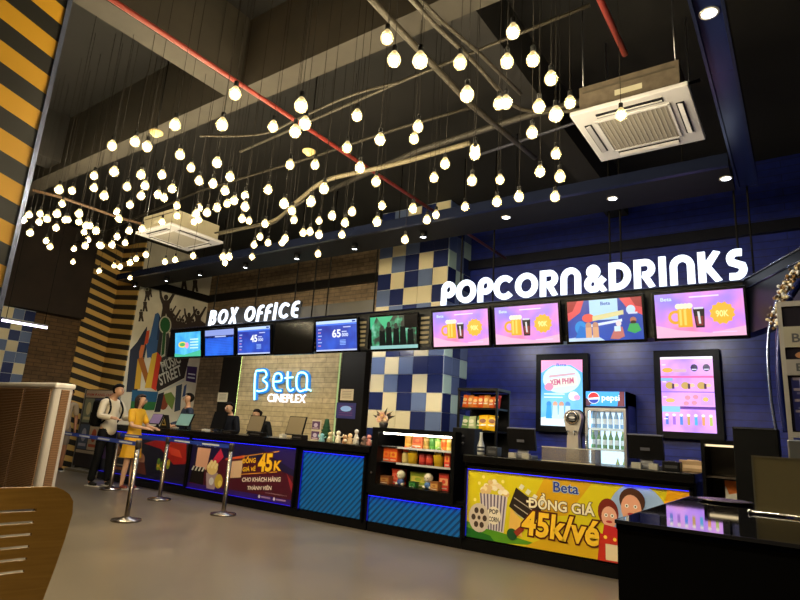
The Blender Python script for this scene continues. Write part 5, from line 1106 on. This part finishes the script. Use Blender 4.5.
# glittering garland arch
ar = smooth(Zs_ := [PY(u, v, 5.42) for u, v in ((802, 266), (793, 275), (787, 284), (781, 294), (778, 306), (773, 322), (771, 340), (771, 365), (774, 400), (779, 430))], 8)
gt = thing('garland_arch', 'glittering bead arch curving up at the right edge', 'arch', (0, 0, 0))
MB().tube([p+Vector((-.02, .02, 0)) for p in ar], .012, mat((.6, .66, .85), .2, .9), 8).build('hoop', gt)
MB().tube([p+Vector((.05, .16, -.01)) for p in ar], .03, mat((.08, .12, .35), .25, .4), 8).build('inner_hoop', gt)
q = random.Random(8); mb = MB(); gm = [mat((.86, .80, .66), .3), mat((.55, .42, .26), .35), mat((.90, .90, .92), .2), mat((.30, .24, .2), .4)]
for i, p in enumerate(ar[:int(len(ar)*.58)]):
    for k in range(5): mb.ball(p+Vector((q.uniform(-.035, .05), q.uniform(-.04, .02), q.uniform(-.035, .035))), q.uniform(.010, .017), gm[q.randrange(4)], 6)
mb.build('beads', gt)['kind'] = 'stuff'
# near counter
cz = 1.0; c0 = PZ(616, 519.5, cz); t = thing('near_counter', 'glossy black topped counter in the near right corner', 'counter', (c0.x, c0.y, 0)); GT = mat((.012, .012, .03), .035)
MB().bx(0, 1.8, 0, 1.55, cz-.03, cz, GT).build('glossy_top', t); MB().bx(.0, 1.8, .012, 1.55, 0, cz-.03, mat((.012, .012, .014), .5)).build('body', t); MB().bx(-.004, 1.8, -.004, 0, cz-.012, cz, mat((.3, .3, .32), .25, .7)).bx(-.004, 0, 0, 1.55, cz-.006, cz, mat((.16, .16, .2), .25, .7)).build('edge_trim', t)
p = PZ(724, 503, cz); t = thing('round_tray', 'round dark tray with bright rim lying on near glossy counter', 'tray', (p.x, p.y+.05, cz)); MB().lathe([(0, 0), (.10, 0), (.125, .006), (.128, .012), (.12, .012), (.10, .008), (0, .008)], (0, 0, 0), mat((.35, .33, .30), .25, .8), 32).build('dish', t)
p = PZ(757, 514, cz); q_ = PY(752, 456, p.y); t = thing('smoked_panel_stand', 'smoky brown panel held in chrome rod on near counter', 'stand', (p.x, p.y, cz)); hh = q_.z-cz
mb = MB(); mb.prism([(0, .012), (.9, .012), (.9, hh), (-.004, hh)], 0, .008, mat((.46, .42, .30), .3)); mb.build('smoked_sheet', t)
MB().tube([(-.02, -.008, .008), (.9, -.008, .008)], .006, CHROME, 10).ball((-.025, -.008, .008), .009, CHROME, 10).build('chrome_rod', t); MB().bx(-.006, .9, -.002, .010, hh-.004, hh+.003, mat((.45, .42, .34), .3)).bx(-.006, 0, -.002, .010, .01, hh, mat((.42, .4, .33), .3)).build('sheet_edge', t)
# =================================================================== QUEUE BARRIERS
BELT = mat((.10, .22, .62), .6)
def post(u, v, label):
    p = PZ(u, v, 0); t = thing('queue_post', label, 'barrier post', (p.x, p.y, 0), 0, 'queue barrier posts')
    MB().lathe([(0, 0), (.17, 0), (.175, .008), (.17, .025), (.06, .04), (.045, .055), (0, .055)], (0, 0, 0), mat((.62, .58, .54), .25, 1.), 32).build('base', t)
    MB().lathe([(.03, .05), (.03, .86), (0, .86)], (0, 0, 0), mat((.60, .56, .52), .25, 1.), 20).build('pole', t)
    MB().lathe([(0, .85), (.036, .85), (.036, .93), (.03, .945), (0, .945)], (0, 0, 0), mat((.35, .33, .32), .35, .8), 20).build('belt_head', t); return p
PA = post(126, 521, 'nearest queue post, its base below the others'); PB = post(159, 500, 'queue post in front of red film banner'); PC = post(223, 515, 'rightmost queue post, before the 45K banner'); PD = post(110, 489.5, 'queue post at the legs of the two customers')
def belt(a, b, label, z=.90):
    a = Vector((a.x, a.y, z)); b = Vector((b[0], b[1], z)); d = (b-a).normalized(); a = a+d*.036; b = b-d*.036; L_ = (b-a).length; t = thing('barrier_belt', label, 'belt', a, math.atan2(d.y, d.x), 'barrier belts'); mb = MB().bx(0, L_, -.002, .002, -.025, .025, BELT); x = .15
    W_ = mat((.78, .8, .85), .6); k = 0
    while x+.5 < L_:
        mb.bx(x, x+.42, -.0033, .0033, -.012, .010, W_)
        x += .75
    mb.build('webbing', t)
belt(PB, PC, 'blue belt between the two posts in front of the banners'); belt(PD, PB, 'blue belt passing behind the customers to the banner post'); belt(PA, Vector((-11.2, 4.7, 0)), 'blue belt running left from the nearest post in front of customers')
tp = thing('queue_post', 'queue post hidden mostly behind the white air cooler', 'barrier post', (-11.2, 4.7, 0), 0, 'queue barrier posts')
MB().lathe([(0, 0), (.17, 0), (.175, .008), (.17, .025), (.06, .04), (0, .05)], (0, 0, 0), STEEL, 24).build('base', tp); MB().lathe([(.03, .03), (.03, .945), (0, .945)], (0, 0, 0), STEEL, 16).build('pole', tp)
# =================================================================== AIR COOLER
xc, yc = -7.6, 3.35; pc = PX(73, 385, xc); HC = 1.57; dd = PX(71, 400, xc).y-yc+.02; WC = 1.75
t = thing('air_cooler', 'large white air cooler with brown slatted grilles on left', 'air cooler', (xc, yc, 0)); cw = mat((.72, .69, .67), .4); br = mat((.24, .15, .10), .7)
MB().rbox(-WC, 0, 0, dd, .08, HC, cw, .05, 4).build('housing', t)
def grille(x0, x1, axis, name):
    mb = MB(); n = 62; za, zb = .22, HC-.07
    if axis == 'x': mb.bx(x0, x1, -.006, .0, za, zb, br)
    else: mb.bx(0, .006, x0, x1, za, zb, br)
    for k in range(n):
        z = za+(k+.5)*(zb-za)/n
        if axis == 'x': mb.box(((x0+x1)/2, -.012, z), (x1-x0, .014, .012), mat((.56, .42, .30), .6), Matrix.Rotation(.4, 3, 'X'))
        else: mb.box((.012, (x0+x1)/2, z), (.014, x1-x0, .012), mat((.56, .42, .30), .6), Matrix.Rotation(.4, 3, 'Y'))
    mb.build(name, t)
grille(-WC+.1, -.86, 'x', 'grille'); grille(-.82, -.09, 'x', 'grille'); grille(.07, dd-.06, 'y', 'side_grille')
MB().rbox(-WC-.01, .015, -.015, dd+.01, HC-.06, HC+.01, mat((.80, .77, .75), .4), .025, 3).build('top_cap', t)
for x in (-WC+.1, -.1):
    for y in (.1, dd-.1): MB().cyl((x, y, .04), .04, -.02, .02, BLACK, 14, 'X').build('caster', t)
# =================================================================== NEAR CHAIR
# bentwood chair seen from behind, back slots
xv = -2.45; wood = mottled((.58, .42, .17), (.66, .49, .21), 6, .3, 0, 4, (1, 1, 12))
t = thing('plywood_chair', 'light plywood chair back with horizontal slots, near left corner', 'chair', (0, 0, 0))
# right outline of the back and slot heights, laid out in metres on the plane of the backrest
R_out = [PX(u, v, xv) for u, v in ((54, 486.5), (60, 489), (65, 493), (68, 500), (67, 512), (60, 537), (51, 565), (43, 588), (36, 608), (26, 640))]
yr = max(p.y for p in R_out); ctr = yr-.225
out = [(p.y-ctr, p.z) for p in R_out]; top_z = out[0][1]; out = [(out[0][0]-.03, top_z+.001)]+out
slh = (PX(34, 517, xv).y-ctr)
sl = [(PX(25, v+2.6, xv).z, PX(25, v, xv).z) for v in (509, 521, 533, 545, 557, 569)]
def half(z):
    for (a, za), (b, zb) in zip(out, out[1:]):
        if zb <= z <= za: return a+(b-a)*(za-z)/(za-zb) if za != zb else a
    return out[0][0] if z > out[0][1] else out[-1][0]
zs = sorted({p[1] for p in out} | {z for s_ in sl for z in s_}, reverse=True)
mb = MB()
def is_slot(z0, z1): return any(b >= z0-1e-6 and a <= z1+1e-6 for a, b in sl)
def curve(x): return -.9*x*x
for z0, z1 in zip(zs, zs[1:]):
    h0, h1 = half(z0), half(z1); slot = is_slot(z0, z1)
    segs = [(-1, 1)] if not slot else [(-1, None), (None, 1)]
    for s0, s1 in segs:
        n = 24 if not slot else 8
        for i in range(n):
            def X(f, h):
                if not slot: return (-1+2*f)*h
                w_ = min(slh, h*.8)
                return -h+(h-w_)*f if s1 is None else w_+(h-w_)*f
            a, b = i/n, (i+1)/n; xs = [X(a, h0), X(b, h0), X(b, h1), X(a, h1)]; zz = [z0, z0, z1, z1]
            vs = [(x, curve(x), z) for x, z in zip(xs, zz)]+[(x, curve(x)+.014, z) for x, z in zip(xs, zz)]
            mb.add(vs, [(0, 1, 2, 3), (7, 6, 5, 4), (0, 4, 5, 1), (3, 2, 6, 7)]+([(0, 3, 7, 4)] if i == 0 else [])+([(1, 5, 6, 2)] if i == n-1 else []), wood)
t.location = (xv, ctr, 0); t.rotation_euler.z = PI/2
mb.build('backrest', t)
MB().rbox(-.22, .22, .03, .46, .43, .45, wood, .009, 2).build('seat', t)
FRM_ = mat((.80, .66, .42), .35)
for s_ in (-1, 1):
    MB().tube(smooth([(s_*.15, .012, out[-2][1]+.10), (s_*.16, .03, .46), (s_*.18, .02, .25), (s_*.20, -.04, 0)]), .014, FRM_, 8).build('leg', t)
    MB().tube([(s_*.18, .42, .43), (s_*.20, .46, 0)], .014, FRM_, 8).build('leg', t)
# =================================================================== CUSTOMERS AND STAFF
person('man in white shirt with backpack leaning over tablet at counter', (*PZ(98, 486, 0).xy, 0), PI*.58, 1.78, mat((.82, .77, .68), .7), mat((.06, .06, .07), .7), (.05, .04, .04),
       [((-.27, -.06, 1.14), (-.22, -.30, 1.12)), ((.25, -.08, 1.12), (.13, -.31, 1.14))], (0, -.10, -.03), ((-.02, .06), (.02, -.06)), (.76, .58, .46))
bp = thing('backpack', 'black backpack on the back of the man in white', 'backpack', (*PZ(98, 486, 0).xy, 0), PI*.58)
mb = MB(); mb.rbox(-.16, .16, .13, .32, 1.0, 1.47, mat((.045, .04, .04), .7), .06, 4); mb.build('pack', bp)
MB().rbox(-.12, .12, .30, .37, 1.04, 1.26, mat((.06, .055, .055), .7), .03, 3).build('front_pocket', bp)
for s in (-1, 1): MB().tube(smooth([(s*.10, .13, 1.45), (s*.11, .03, 1.52), (s*.125, -.09, 1.42), (s*.14, -.125, 1.28), (s*.15, -.02, 1.10), (s*.12, .13, 1.06)]), .017, mat((.05, .045, .045), .7), 6).build('strap', bp)
YD = mat((.88, .66, .10), .65)
person('woman in yellow dress standing at the counter beside the man', (*PZ(125, 489, 0).xy, 0), PI*.62, 1.60, YD, YD, (.16, .09, .06),
       [((-.24, -.10, 1.13), (-.15, -.34, 1.10)), ((.235, -.10, 1.12), (.10, -.36, 1.10))], (0, -.05, -.01), ((0, .02), (0, -.04)), (.80, .62, .50), True, 'short', True, True, (.45, .2, .15))
person('person in pale top and shorts half hidden behind the air cooler', (-12.95, 6.0, 0), PI*.45, 1.70, mat((.66, .58, .48), .7), mat((.52, .46, .40), .7), (.06, .05, .04),
       [((-.24, .02, 1.10), (-.22, -.08, .86)), ((.24, .05, 1.10), (.22, -.06, .86))], (0, -.02, 0), ((0, .03), (0, -.03)), (.62, .42, .30), False, 'short', False, False, (.10, .08, .08), 'short')
person('man in dark blue shirt facing out behind the box office counter', (PY(189, 400, 7.3).x, 7.3, 0), -.25, 1.74, mat((.10, .15, .24), .7), mat((.06, .06, .08), .7), (.07, .05, .04),
       [((-.26, -.03, 1.12), (-.17, -.27, 1.06)), ((.26, -.03, 1.12), (.17, -.27, 1.06))], (0, -.01, 0), skin=(.78, .58, .44))
person('staff member in dark top behind the black staff monitor', (PY(231, 412, 7.2).x, 7.2, 0), .2, 1.60, mat((.07, .08, .12), .7), mat((.05, .05, .06), .7), (.07, .05, .05),
       [((-.26, -.04, 1.12), (-.15, -.3, 1.08)), ((.26, -.04, 1.12), (.15, -.3, 1.08))], (0, -.07, -.03), female=True)
person('staff member bending forward behind the left beige screen', (PY(262, 420, 7.2).x, 7.2, 0), .25, 1.52, mat((.06, .065, .08), .7), mat((.05, .05, .06), .7), (.09, .06, .05),
       [((-.27, -.04, 1.12), (-.15, -.3, 1.08)), ((.27, -.04, 1.12), (.15, -.3, 1.08))], (-.06, -.13, -.06), female=True, hairtie=True)
# standing poster rack left of the customers
p0 = PY(86, 392, 6.45); p1 = PY(119, 389, 6.45); t = thing('poster_stand', 'standing board of film posters by the striped pillar', 'poster stand', (p0.x, 6.45, 0)); w = p1.x-p0.x; h = 1.74
mb = MB().bx(0, w, 0, .04, .10, h, mat((.16, .15, .18), .5)); A = Art(mb, 0, 0, .5)
A.rect(.03, h-.18, w-.03, h-.02, (.75, .66, .58)); A.text('PHIM ĐANG CHIẾU', .08, h-.14, w-.08, h-.06, (.72, .2, .18), .02)
cols = [((.52, .55, .48), (.82, .78, .62)), ((.22, .25, .42), (.62, .66, .82)), ((.46, .40, .3), (.8, .68, .45)), ((.3, .36, .46), (.7, .7, .78)), ((.75, .68, .58), (.7, .3, .2)), ((.2, .1, .1), (.8, .4, .2))]
for r_ in range(2):
    for c_ in range(3):
        a, b = cols[r_*3+c_]; x0 = .04+c_*(w-.08)/3; z0 = h-.72-r_*.56; A.rect(x0, z0, x0+(w-.08)/3-.02, z0+.52, a); A.disc(x0+(w-.1)/6, z0+.30, .10, .14, b); A.rect(x0+.05, z0+.06, x0+(w-.08)/3-.07, z0+.12, b)
A.rect(.03, h-1.36, w-.03, h-1.30, (.72, .66, .58))
mb.build('board', t); mb = MB().bx(-.02, 0, -.01, .05, 0, h, STEEL).bx(w, w+.02, -.01, .05, 0, h, STEEL); mb.build('side_rails', t)
mb = MB().bx(0, w, -.15, .16, 0, .05, mat((.5, .46, .4), .5)); mb.build('foot', t)
# =================================================================== LIGHT
tl = thing('added_track_light', 'unseen ceiling track with round fill lamps added behind the viewpoint', 'lamp', (0, 0, CEIL))
MB().bx(-6, 3, -.73, -.67, -.66, -.60, MATTE).build('track', tl)
for x in (-5.2, -3.4, -1.6, .2, 2.0):  # fill spots added out of view to brighten the chair and left side
    MB().tube([(x, -.7, -.60), (x, -.7, 0)], .006, MATTE, 6).build('hanger_rod', tl)
    MB().lathe([(0, 0), (.06, 0), (.065, -.10), (.055, -.10), (.055, -.08), (0, -.08)], (x, -.7, -.66), BLACK).build('added_lamp_head', tl)
    MB().cyl((x, -.7, -.742), .05, -.003, 0, mat((1., .9, .7), .3, 0, 10)).build('lens', tl)
    ld = bpy.data.lights.new('lamp', 'SPOT'); ld.energy = 130; ld.spot_size = 2.3; ld.spot_blend = .7; ld.color = (1, .86, .62); ld.shadow_soft_size = .05
    lo = bpy.data.objects.new('lamp', ld); C.objects.link(lo); lo.parent = tl; lo.location = (x, -.7, -.75)
W = bpy.data.worlds.new('world'); bpy.context.scene.world = W; W.use_nodes = True
W.node_tree.nodes['Background'].inputs[0].default_value = (.02, .018, .02, 1); W.node_tree.nodes['Background'].inputs[1].default_value = 1
sc = bpy.context.scene
sc.view_settings.view_transform = 'Standard'; sc.view_settings.look = 'None'; sc.view_settings.gamma = 1; sc.view_settings.exposure = 0.15
sc.view_settings.use_curve_mapping = False
sc.cycles.max_bounces = 6; sc.cycles.sample_clamp_indirect = 4; sc.cycles.use_denoising = True
